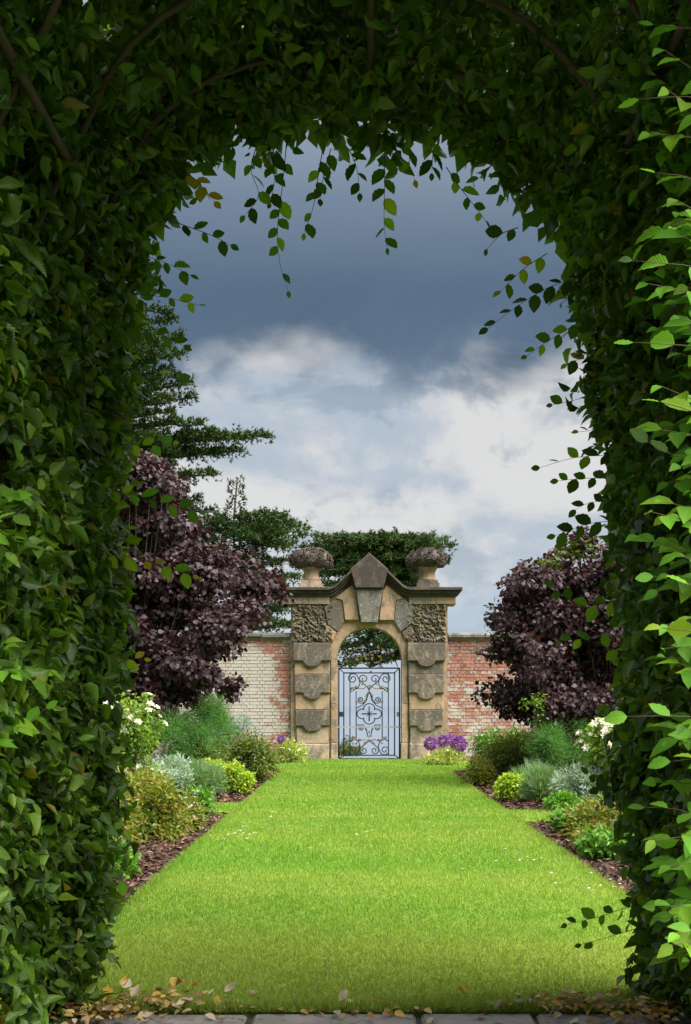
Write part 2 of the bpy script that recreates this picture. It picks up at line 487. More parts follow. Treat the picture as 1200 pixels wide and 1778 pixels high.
def brick_mat():
    m, nt, out = new_mat('brick')
    pos = nd(nt, 'ShaderNodeNewGeometry').outputs['Position']
    oi = nd(nt, 'ShaderNodeObjectInfo').outputs['Random']
    at_ = nd(nt, 'ShaderNodeAttribute', attribute_name='Col').outputs['Color']
    r = nd(nt, 'ShaderNodeValToRGB', {0: oi})
    cr = r.color_ramp
    cr.elements[0].color = (0.30, 0.115, 0.075, 1); cr.elements[1].color = (0.13, 0.09, 0.085, 1)
    for p_, c in ((0.22, (0.36, 0.13, 0.085, 1)), (0.42, (0.30, 0.16, 0.125, 1)), (0.62, (0.40, 0.19, 0.12, 1)), (0.80, (0.25, 0.10, 0.08, 1))):
        cr.elements.new(p_).color = c
    col = mixc(nt, 0.85, (0.3, 0.1, 0.06), r.outputs[0])
    n1 = noise_(nt, pos, 22, 5, 0.6)
    col = mixc(nt, math_(nt, 'MULTIPLY', sstep(nt, n1, 0.46, 0.62), 0.6), col, (0.42, 0.31, 0.26))
    # old limewash, thick away from the gateway on the left, in patches on the right
    wob = noise_(nt, mapping(nt, pos, loc=(2, 0, 0.7)), 1.5, 6, 0.62, 0.4)
    x = nd(nt, 'ShaderNodeSeparateXYZ', {0: pos}).outputs[0]
    lf = sstep(nt, x, -1.70, -2.35, 0.0, 0.28)
    rt = sstep(nt, x, 1.95, 2.75, 0.0, 0.13)
    zz = nd(nt, 'ShaderNodeSeparateXYZ', {0: pos}).outputs[2]
    lowz = sstep(nt, zz, 2.55, 2.2)
    side = math_(nt, 'MULTIPLY', math_(nt, 'ADD', lf, rt), math_(nt, 'MULTIPLY_ADD', lowz, 0.85, 0.15))
    wv = math_(nt, 'ADD', wob, side)
    wv = math_(nt, 'ADD', wv, math_(nt, 'MULTIPLY', math_(nt, 'SUBTRACT', n1, 0.5), 0.42))
    wv = math_(nt, 'ADD', wv, math_(nt, 'MULTIPLY', math_(nt, 'SUBTRACT', oi, 0.5), 0.2))
    wash = sstep(nt, wv, 0.50, 0.70)
    wcol = mixc(nt, noise_(nt, pos, 9, 4, 0.6), (0.43, 0.41, 0.35), (0.55, 0.54, 0.49))
    col = mixc(nt, math_(nt, 'MULTIPLY', wash, 0.88), col, wcol)
    b = nd(nt, 'ShaderNodeBump', {'Height': n1, 'Strength': 0.5, 'Distance': 0.01})
    p = nd(nt, 'ShaderNodeBsdfPrincipled', {'Base Color': col, 'Roughness': 0.93, 'Normal': b.outputs[0], 'Specular IOR Level': 0.15})
    nt.links.new(p.outputs[0], out.inputs[0])
    return m
M['brick'] = brick_mat()
M['mortar'] = rough_mat('mortar', (0.40, 0.34, 0.29), (0.32, 0.27, 0.24), 6, 0.95, 0.4, (0.24, 0.2, 0.17), 30)
M['coping'] = stone_mat('coping', (0.19, 0.18, 0.16), (0.15, 0.145, 0.13), (0.06, 0.06, 0.055), 0.4, 0.5, seed=30)

def water_mat():
    m, nt, out = new_mat('water')
    pos = nd(nt, 'ShaderNodeNewGeometry').outputs['Position']
    n = noise_(nt, mapping(nt, pos, scale=(1, 0.3, 1)), 0.8, 4, 0.6)
    b = nd(nt, 'ShaderNodeBump', {'Height': n, 'Strength': 0.04, 'Distance': 0.1})
    p = nd(nt, 'ShaderNodeBsdfPrincipled', {'Base Color': (0.07, 0.10, 0.15), 'Roughness': 0.05, 'Normal': b.outputs[0]})
    nt.links.new(p.outputs[0], out.inputs[0])
    return m
M['water'] = water_mat()

SK = lambda y: .15 - .0095 * y               # the walk lies very slightly askew to the view

# ================================================================== THE SETTING
# ground: level inside the garden, falling to a lake beyond the wall
def build_ground():
    rows = [(-400, -.03), (0, -.03), (12, -.03), (25.45, -.03), (26.2, -.06), (32, -1.1), (40, -2.3), (60, -5.2), (300, -7), (15000, -8)]
    xs = [-6000, -60, -12, -4, 0, 4, 12, 60, 6000]
    V = [(x, y, z) for y, z in rows for x in xs]
    n = len(xs)
    Fs = [(j * n + i, j * n + i + 1, (j + 1) * n + i + 1, (j + 1) * n + i) for j in range(len(rows) - 1) for i in range(n - 1)]
    tag(MB().add(V, Fs).build('ground', M['field']), kind='structure')
    tag(MB().add([(-6000, 44, -4), (6000, 44, -4), (6000, 15000, -4), (-6000, 15000, -4)], [(0, 1, 2, 3)]).build('lake', M['water']), kind='structure')
build_ground()

LE = lambda y: 1.475 + 0.018 * math.sin(y * 1.9) + 0.012 * math.sin(y * 5.3 + 1)
def lawn_outline():
    L, Rr = [], []
    for y in np.arange(4.43, 25.0, 0.25):
        Rr.append((LE(y), y)); L.append((-LE(y + 7), y))
    def arm(side, y0, y1, xo):
        pts = [p for p in side if p[1] < y0]
        s = 1 if xo > 0 else -1
        pts += [(s * LE(y0), y0), (s * (abs(xo) - .5), y0 + .03), (xo, y0 + 0.08), (xo, y1), (s * (abs(xo) - .6), y1 + .04), (s * LE(y1), y1)]
        return pts + [p for p in side if p[1] > y1]
    def end(side, y0, xo):
        s = 1 if xo > 0 else -1
        return [p for p in side if p[1] < y0] + [(s * LE(y0), y0), (s * (abs(xo) - .5), y0 + .05), (xo, y0 + .1), (xo, 24.95)]
    Rr = end(arm(Rr, 11.65, 12.8, 2.9), 20.6, 2.5)
    L = end(arm(L, 12.6, 13.75, -2.9), 21.5, -2.5)
    return Rr + L[::-1]
def build_lawn():
    o = [(x + SK(y), y) for x, y in lawn_outline()]
    n = len(o)
    V = [(x, y, 0.04) for x, y in o] + [(x, y, -0.02) for x, y in o]
    Fs = [tuple(range(n))] + [(i, i + n, (i + 1) % n + n, (i + 1) % n) for i in range(n)]
    lawn = tag(MB().add(V, Fs).build('lawn', M['turf']), kind='structure')
    P, Ls, Ws, Cs = [], [], [], []
    def region(x0, x1, y0, y1, dens, l, w):
        n = int((x1 - x0) * (y1 - y0) * dens)
        p = np.stack([rng.uniform(x0, x1, n), rng.uniform(y0, y1, n), np.full(n, .038)], 1)
        P.append(p); Ls.append(l * rng.uniform(.55, 1.35, n)); Ws.append(w * rng.uniform(.7, 1.4, n))
    for y0, y1, dn, l, w in ((4.42, 6.2, 12500, .024, .0042), (6.2, 8.5, 8500, .026, .0055), (8.5, 12, 5000, .033, .008), (12, 17, 3000, .034, .011), (17, 24.95, 1700, .036, .015)):
        region(-1.49, 1.49, y0, y1, dn, l, w)
    region(1.47, 2.85, 11.7, 12.75, 3000, .036, .011); region(-2.85, -1.47, 12.65, 13.7, 3000, .036, .011)
    region(1.47, 2.45, 20.7, 24.9, 1500, .036, .015); region(-2.45, -1.47, 21.6, 24.9, 1500, .036, .015)
    # longer untrimmed blades along the edges
    for s in (-1, 1):
        n = 9000
        y = rng.uniform(4.6, 21, n)
        x = s * (1.475 + np.abs(rng.normal(0, .012, n)) * rng.choice([-1.5, 1], n))
        P.append(np.stack([x, y, np.full(n, .03)], 1)); Ls.append(rng.uniform(.035, .07, n)); Ws.append(np.interp(y, (4, 22), (.005, .014)))
    n = 9000
    P.append(np.stack([rng.uniform(-1.5, 1.5, n), 4.40 + np.abs(rng.normal(0, .05, n)), np.full(n, .03)], 1)); Ls.append(rng.uniform(.03, .065, n)); Ws.append(np.full(n, .0045))
    P = np.concatenate(P); L = np.concatenate(Ls); W = np.concatenate(Ws)
    P[:, 0] += SK(P[:, 1])
    n = len(P)
    a = rng.uniform(0, 2 * np.pi, n)
    tilt = rng.uniform(.05, 1.15, n)
    D = np.stack([np.cos(a) * np.sin(tilt), np.sin(a) * np.sin(tilt), np.cos(tilt)], 1)
    Nn = rand_unit(n)
    v = rng.normal(1.08, .2, (n, 1))
    C = np.clip(v * np.array([[1, 1, 1]]) + rng.normal(0, .06, (n, 3)), .4, 2)
    dry = rng.random(n) < .035
    C[dry] = np.array([2.2, 1.35, 5.0]) * rng.uniform(.7, 1.1, (dry.sum(), 1))
    me = leaves_mesh('grass_blades', P, D, Nn, L, W, C, M['blade'], T_BLADE, False)
    tag(link('grass_blades', me), 'short mown green grass blades covering the lawn walk', 'grass', kind='stuff')
    # small white clover heads and fallen petals scattered in drifts
    spots = [((1015, 1549), 8, .12), ((395, 1461), 26, .2), ((505, 1368), 14, .2), ((890, 1505), 8, .15), ((640, 1470), 10, .6), ((445, 1440), 8, .2), ((985, 1546), 4, .1)]
    pp = []
    for (px, py), k, sp in spots:
        Y = F * CAM_H / (py - 1226)
        c = at(px, py, Y)
        pp.append(np.stack([c[0] + rng.normal(0, sp, k), Y + rng.normal(0, sp * 2.0, k), np.full(k, .065)], 1))
    pp = np.concatenate(pp)
    k = len(pp)
    P = np.repeat(pp, 4, 0); a = rng.uniform(0, 6.28, 4 * k)
    D = np.stack([np.cos(a), np.sin(a), np.full(4 * k, .5)], 1)
    me = leaves_mesh('clover_flowers', P, D, np.tile([[0, 0, 1.]], (4 * k, 1)), .016, .014, palette(4 * k, [(.75, .75, .68), (.6, .62, .5)], .1), M['petal'], T_LITE)
    tag(link('clover_flowers', me), 'tiny white clover flowers scattered in the lawn', 'flowers', kind='stuff')
build_lawn()

def build_beds():
    for s in (-1, 1):
        xs = np.concatenate([np.linspace(1.44, 2.7, 22), np.linspace(2.9, 7, 8)])
        ys = np.linspace(5.0, 25.1, 120)
        V, Fs = [], []
        arm = (11.65, 12.8) if s > 0 else (12.6, 13.75)
        end = 20.6 if s > 0 else 21.5
        for y in ys:
            for x in xs:
                k = min(1, max(0, (x - 1.5) / .7))
                m = 1.0
                for (q0, q1) in (arm, (end, 30)):
                    dd = max(q0 - y, y - q1)
                    m = min(m, max(0, min(1, dd / .25)))
                z = (.004 + .075 * k * k * (3 - 2 * k) + .018 * mnoise.noise(Vector((x * 5, y * 5, s)))) * m
                V.append((s * x + SK(y), y, z))
        n = len(xs)
        for j in range(len(ys) - 1):
            for i in range(n - 1):
                f = (j * n + i, j * n + i + 1, (j + 1) * n + i + 1, (j + 1) * n + i)
                Fs.append(f if s > 0 else f[::-1])
        tag(MB().add(V, Fs).build('flower_bed', M['soil'], smooth=True), 'bark mulched flower bed along the %s side of the lawn' % ('right' if s > 0 else 'left'), 'flower bed', kind='structure')
    n = 21000
    s = rng.choice([-1, 1], n)
    x = 1.47 + rng.random(n) ** 1.3 * 1.25
    y = 5.2 + rng.random(n) ** 1.25 * 16
    arm0 = np.where(s > 0, 11.65, 12.6); arm1 = np.where(s > 0, 12.8, 13.75); end = np.where(s > 0, 20.6, 21.5)
    ok = ~((y > arm0) & (y < arm1)) & (y < end)
    x, y, s = x[ok], y[ok], s[ok]
    n = len(x)
    k = np.clip((x - 1.5) / .7, 0, 1)
    z = .012 + .075 * k * k * (3 - 2 * k) + rng.uniform(0, .02, n)
    a = rng.uniform(0, 6.28, n)
    D = np.stack([np.cos(a), np.sin(a), rng.normal(0, .25, n)], 1)
    Nn = np.stack([rng.normal(0, .4, n), rng.normal(0, .4, n), np.ones(n)], 1)
    C = palette(n, [(.10, .05, .035), (.065, .035, .026), (.16, .085, .06), (.035, .022, .018), (.19, .12, .085)], .25)
    L = rng.uniform(.025, .075, n) * np.interp(y, (5, 20), (.9, 1.5))
    me = leaves_mesh('bark_mulch', np.stack([s * x + SK(y), y, z], 1), D, Nn, L, L * rng.uniform(.25, .5, n), C, M['chip'], T_LITE, False)
    tag(link('bark_mulch', me), 'brown bark chippings covering the flower beds', 'mulch', kind='stuff')
build_beds()

def build_paving():
    path = tag(MB().box(-1.6, 1.6, 0.2, 4.42, -.02, .012).build('path', M['joint']), kind='structure')
    rows = [(4.52, 3.93), (3.915, 3.33), (3.315, 2.62), (2.605, 2.05), (2.035, 1.4), (1.385, .75)]
    joints = [[-1.58, -1.02, -.445, .195, .635, 1.1, 1.58], [-1.58, -1.2, -.7, -.1, .42, .95, 1.58]]
    for j, (y1, y0) in enumerate(rows):
        y1, y0 = y1 - .125, y0 - .125
        js = joints[j % 2]
        for i in range(len(js) - 1):
            g = .008 + random.random() * .008
            x0, x1, dz = js[i] + g, js[i + 1] - g, random.uniform(-.004, .004)
            b = MB()
            e = .012
            b.add([(x0, y0, -.01), (x1, y0, -.01), (x1, y1, -.01), (x0, y1, -.01), (x0, y0, .028 + dz - e), (x1, y0, .028 + dz - e), (x1, y1, .028 + dz - e), (x0, y1, .028 + dz - e),
                   (x0 + e, y0 + e, .028 + dz), (x1 - e, y0 + e, .028 + dz), (x1 - e, y1 - e, .028 + dz), (x0 + e, y1 - e, .028 + dz)],
                  [(0, 1, 5, 4), (1, 2, 6, 5), (2, 3, 7, 6), (3, 0, 4, 7), (4, 5, 9, 8), (5, 6, 10, 9), (6, 7, 11, 10), (7, 4, 8, 11), (8, 9, 10, 11)])
            b.build('paving_slab', M['slab'], path)
build_paving()

# ------------------------------------------------------------------ brick walls with stone coping
def build_walls():
    bw, bh, gap = .215, .063, .012
    variants = []
    for i in range(5):
        b = MB().box(-bw / 2, bw / 2, 0, .06, -bh / 2, bh / 2)
        b.jitter(.006, 9, i + 1)
        variants.append(b.mesh('brick', M['brick']))
    headers = []
    for i in range(3):
        b = MB().box(-.0515, .0515, 0, .06, -bh / 2, bh / 2)
        b.jitter(.005, 9, i + 11)
        headers.append(b.mesh('brick_header', M['brick']))
    for s in (-1, 1):
        x0, x1 = 1.705, 9.5
        lab = 'old brick wall with flaking limewash left of the stone gateway' if s < 0 else 'red brick wall with pale patches right of the stone gateway'
        w = thing('brick_wall', lab, 'wall', (s * 4 + .04, 25.4, 0))
        MB().box(*sorted((s * x0 + .04, s * x1 + .04)), 25.162, 25.62, -.1, 2.70).build('mortar_core', M['mortar'], w)
        rest = MB()
        nc = int(2.68 / (bh + gap))
        for c in range(nc):
            z = .03 + c * (bh + gap) + bh / 2
            x = x0 + .01
            if c % 2:
                x += -.06
            k = 0
            while x < x1 - .25:
                hd = (k + c) % 2 == 1
                wd = .103 if hd else bw
                xc = x + wd / 2
                if xc - wd / 2 >= x0 - .005:
                    seen = xc < (3.62 if s < 0 else 3.42) and z > (.42 if s < 0 else .45)
                    y = 25.148 + random.uniform(-.004, .005)
                    if seen and not hd or (seen and hd and xc < 2.75):
                        me = random.choice(headers if hd else variants)
                        o = link('brick', me)
                        o.location = (s * xc + .04, y, z + random.uniform(-.002, .002))
                        o.rotation_euler = (random.uniform(-.01, .01), random.uniform(-.008, .008), random.uniform(-.012, .012))
                        adopt(o, w)
                    else:
                        rest.box(s * xc + .04 - wd / 2, s * xc + .04 + wd / 2, y, y + .05, z - bh / 2, z + bh / 2)
                x += wd + gap
                k += 1
        o = rest.build('brick_rest', M['brick'], w)
        o['kind'] = 'stuff'
        # coping stones, rounded
        prof = [(-.10, 0), (.58, 0), (.58, .05), (.45, .095), (.24, .115), (.02, .095), (-.10, .05)]
        x = x0 + .02
        i = 0
        while x < x1:
            ln = random.uniform(.55, .95)
            lift = .012 * math.sin(i * 2.1) + max(0, (x - 2.5)) * (.03 if s > 0 else -.005)
            V, Fs = [], []
            xa, xb = sorted((s * x + .04, s * (x + ln - .012) + .04))
            for xx in (xa, xb):
                V += [(xx, 25.15 + a - .02, 2.702 + lift + b) for a, b in prof]
            m = len(prof)
            Fs = [tuple(range(m)), tuple(m + q for q in reversed(range(m)))] + [(q, q + m, (q + 1) % m + m, (q + 1) % m) for q in range(m)]
            MB().add(V, [f[::-1] for f in Fs]).jitter(.01, 4, i).build('coping_stone', M['coping'], w)
            x += ln
            i += 1
build_walls()

# ------------------------------------------------------------------ stone gateway
X0 = .04
GZ = lambda b: 1.2 + (326 - b / 3.4286) / 80          # heights measured on the elevation
KX = lambda a: (a - 585) / 331
KZ = lambda b: 1.2 + (286 - b / 4.138) / 80
def build_gateway():
    g = thing('stone_gateway', 'weathered sandstone gateway with rusticated piers and pointed gable in the wall', 'gateway', (X0, 25.2, 0))
    def pr(name, poly, y0, y1, mat, bev=.012, jit=.006):
        b = MB().prism([(x + X0, z) for x, z in poly], y0, y1, bev)
        if jit:
            b.jitter(jit, 5, random.random() * 50)
        return b.build(name, M[mat], g)
    arch = lambda r, a0, a1, n=18: [(r * math.cos(R(a0 + (a1 - a0) * i / n)), 2.21 + r * math.sin(R(a0 + (a1 - a0) * i / n))) for i in range(n + 1)]
    body = [(-1.7, -.1), (-.74, -.1)] + arch(.74, 180, 0, 24) + [(.74, -.1), (1.7, -.1), (1.7, 3.58), (.84, 3.58), (0, 4.34), (-.84, 3.58), (-1.7, 3.58)]
    pr('pier_body', body, 25.0, 25.5, 'stone_buff', 0, 0)
    ring = arch(.70, 180, 0, 24) + [(.83, 2.21), (.83, 2.56), (.69, 2.80), (.54, 3.05), (-.54, 3.05), (-.69, 2.80), (-.83, 2.56), (-.83, 2.21)]
    pr('archivolt', ring, 24.94, 25.46, 'stone_buff', .008, 0)
    for s in (-1, 1):
        for z0, z1, mt, o in ((.0, .40, 'stone_pale', .012), (.405, 1.25, 'stone_buff', 0), (1.255, 2.207, 'stone_buff', 0)):
            pr('jamb_stone', [(s * (.70 - o), z0), (s * .83, z0), (s * .83, z1), (s * (.70 - o), z1)], 24.94 - o, 25.46, mt, .008, .003)
        c = s * 1.23
        def apron(w, z0, z1, drop, r=.185):
            p = [(c - w / 2, z1), (c - w / 2, z0), (c - r - .03, z0), (c - r, z0 - .02)]
            p += [(c + r * math.cos(R(a)), z0 - .02 + (drop - .02) * math.sin(R(a))) for a in range(190, 360, 14)]
            p += [(c + r, z0 - .02), (c + r + .03, z0), (c + w / 2, z0), (c + w / 2, z1)]
            return p
        rect = lambda w, z0, z1: [(c - w / 2, z0), (c + w / 2, z0), (c + w / 2, z1), (c - w / 2, z1)]
        # carved panel: frostwork of leaves and scrolls in deep relief
        carved_panel(g, X0 + c - .4375, X0 + c + .4375, 2.575, 3.395, 24.93, s)
        pr('apron_block', apron(.815, GZ(850), 2.565, .128), 24.80, 25.02, 'stone_grey', .014)
        pr('pier_block', rect(.77, 1.888, GZ(850) + .0), 24.885, 25.02, 'stone_buff' if s < 0 else 'stone_grey', .012)
        pr('apron_block', apron(.775, GZ(1040), 1.884, .14), 24.835, 25.02, 'stone_soot', .014)
        pr('pier_block', rect(.735, 1.122, GZ(1040)), 24.905, 25.02, 'stone_buff', .012)
        pr('apron_block', apron(.735, GZ(1235), 1.118, .125), 24.86, 25.02, 'stone_soot', .014)
        pr('pier_block', rect(.69, .392, GZ(1235)), 24.92, 25.02, 'stone_pale', .012)
        pr('plinth_block', rect(.72, .0, .388), 24.87, 25.02, 'stone_pale', .02, .02)
        # voussoirs
        kp = lambda pts: [(s * -KX(a), KZ(b)) for a, b in pts]
        pr('voussoir', kp([(462, 318), (345, 412), (392, 428), (404, 500), (411, 571), (516, 571), (487, 360)]), 24.84, 25.02, 'stone_buff', .012)
        pr('voussoir', kp([(388, 424), (338, 414), (262, 478), (290, 600), (360, 653), (409, 574), (401, 500)]), 24.87, 25.02, 'stone_grey' if s < 0 else 'stone_lichen', .012)
        pr('voussoir', kp([(286, 604), (352, 656), (326, 716), (262, 660)]), 24.88, 25.02, 'stone_buff' if s < 0 else 'stone_grey', .01)
        # frieze and cornice
        pr('frieze_block', [(s * .86, 3.40), (s * 1.45, 3.40), (s * 1.45, 3.562), (s * .86, 3.562)], 24.86, 25.3, 'stone_pale', .01)
        pr('frieze_block', [(s * 1.455, 3.40), (s * 1.87, 3.40), (s * 1.87, 3.562), (s * 1.455, 3.562)], 24.855, 25.48, 'stone_pale' if s < 0 else 'stone_buff', .01)
        for nm, z0, z1, xo, y0 in (('cornice_bed', 3.565, 3.62, 1.885, 24.80), ('cornice_fillet', 3.622, 3.682, 1.945, 24.73), ('cornice_slab', 3.684, 3.75, 1.995, 24.65)):
            sl = [(s * xo, z0), (s * .88, z0), (s * .80, z0 + .015), (s * .72, z0 + .06), (s * .37, z0 + .385), (s * .37, z1 + .385), (s * .70, z1 + .065), (s * .78, z1 + .015), (s * .86, z1), (s * xo, z1)]
            pr(nm, sl, y0, 25.52, 'stone_dark', .008, .004)
    pr('keystone', [(KX(487), KZ(350)), (KX(683), KZ(350)), (KX(645), KZ(590)), (KX(525), KZ(590))], 24.72, 25.46, 'stone_lichen', .015, .004)
    pr('gable_block', [(-.405, KZ(212)), (-.30, KZ(347)), (.30, KZ(347)), (.405, KZ(212)), (0, KZ(96))], 24.64, 25.54, 'stone_dark', .02, .004)
    MB().box(X0 - .72, X0 + .72, 24.98, 25.5, -.05, .035).build('threshold', M['stone_pale'], g)

def carved_panel(g, x0, x1, z0, z1, y, s):
    nx, nz = 60, 56
    bl = [(random.uniform(x0, x1), random.uniform(z0, z1), random.uniform(.035, .10), random.uniform(0, 6.28), random.uniform(.18, .5)) for _ in range(230)]
    V, Fs = [], []
    for j in range(nz + 1):
        for i in range(nx + 1):
            x = x0 + (x1 - x0) * i / nx; z = z0 + (z1 - z0) * j / nz
            h = 0
            for bx, bz, r, a, e in bl:
                u, v = x - bx, z - bz
                if abs(u) > r or abs(v) > r:
                    continue
                uu = (u * math.cos(a) + v * math.sin(a)) / r; vv = (-u * math.sin(a) + v * math.cos(a)) / (r * e)
                q = uu * uu + vv * vv
                if q < 1:
                    h = max(h, (1 - q) * (.3 + r * 8) * (1 - .3 * abs(vv)) * (.75 + .25 * math.cos(uu * 9)))
            h = h * .11 + mnoise.noise(Vector((x * 22, z * 22, s * 3))) * .012
            e = min(i, nx - i, j, nz - j)
            if e == 0:
                h = .0
            V.append((x, y - h, z))
    for j in range(nz):
        for i in range(nx):
            a = j * (nx + 1) + i
            Fs.append((a, a + 1, a + nx + 2, a + nx + 1))
    m = MB().add(V, Fs)
    m.box(x0, x1, y + .002, y + .09, z0, z1)
    m.build('carved_panel', M['stone_carved'], g)
build_gateway()

def build_urn(xc, label):
    u = thing('stone_urn', label, 'urn', (X0 + xc, 25.1, 3.75), 'stone flower urns on the gateway')
    c = (X0 + xc, 25.1, 0)
    b = MB().box(c[0] - .245, c[0] + .245, 24.86, 25.34, 3.752, 3.86)
    b.box(c[0] - .215, c[0] + .215, 24.89, 25.31, 3.86, 3.93).jitter(.008, 6, xc)
    b.build('plinth', M['stone_pale'] if xc < 0 else M['stone_grey'], u)
    MB().lathe([(.20, 3.93), (.185, 3.97), (.165, 4.03), (.165, 4.09), (.18, 4.15), (.215, 4.21), (.25, 4.25)], (c[0], c[1], 0), 24).jitter(.006, 7, xc).build('neck', M['stone_buff'], u, True)
    # carved flowers heaped over the rim
    b = MB()
    prof = [(.22, 4.21), (.36, 4.24), (.42, 4.33), (.40, 4.44), (.30, 4.54), (.12, 4.60), (.02, 4.61)]
    b.lathe(prof, (c[0], c[1], 0), 22)
    b.jitter(.05, 5, 3 + xc)
    for i in range(190):
        a = random.uniform(0, 6.28)
        t = random.random()
        el = math.asin(max(-.5, min(1, random.uniform(-.42, 1))))
        rx = .42 * math.cos(el) * (1 + .13 * math.sin(a * 5 + xc) ) + random.uniform(-.03, .05)
        p = Vector((c[0] + rx * math.cos(a), c[1] + rx * math.sin(a), 4.375 + .24 * math.sin(el)))
        nrm = Vector((math.cos(a) * math.cos(el), math.sin(a) * math.cos(el), math.sin(el) * 1.3)).normalized()
        u1 = nrm.orthogonal().normalized()
        w1 = nrm.cross(u1)
        r = random.uniform(.035, .085)
        k = random.choice((4, 5, 6))
        ph = random.uniform(0, 6)
        V = [p + nrm * r * .35]
        for q in range(2 * k):
            aa = ph + math.pi * q / k
            rr = r * (1.0 if q % 2 == 0 else .5)
            V.append(p + (u1 * math.cos(aa) + w1 * math.sin(aa)) * rr + nrm * (.55 * r if q % 2 == 0 else .1 * r))
        V.append(p - nrm * r * .6)
        n = 2 * k
        Fs = [(0, 1 + q, 1 + (q + 1) % n) for q in range(n)] + [(n + 1, 1 + (q + 1) % n, 1 + q) for q in range(n)]
        b.add(V, Fs)
    b.build('carved_flowers', M['stone_basket'], u)
build_urn(-1.26, 'stone urn heaped with carved flowers on the left end of the gateway')
build_urn(1.27, 'stone urn heaped with carved flowers on the right end of the gateway')

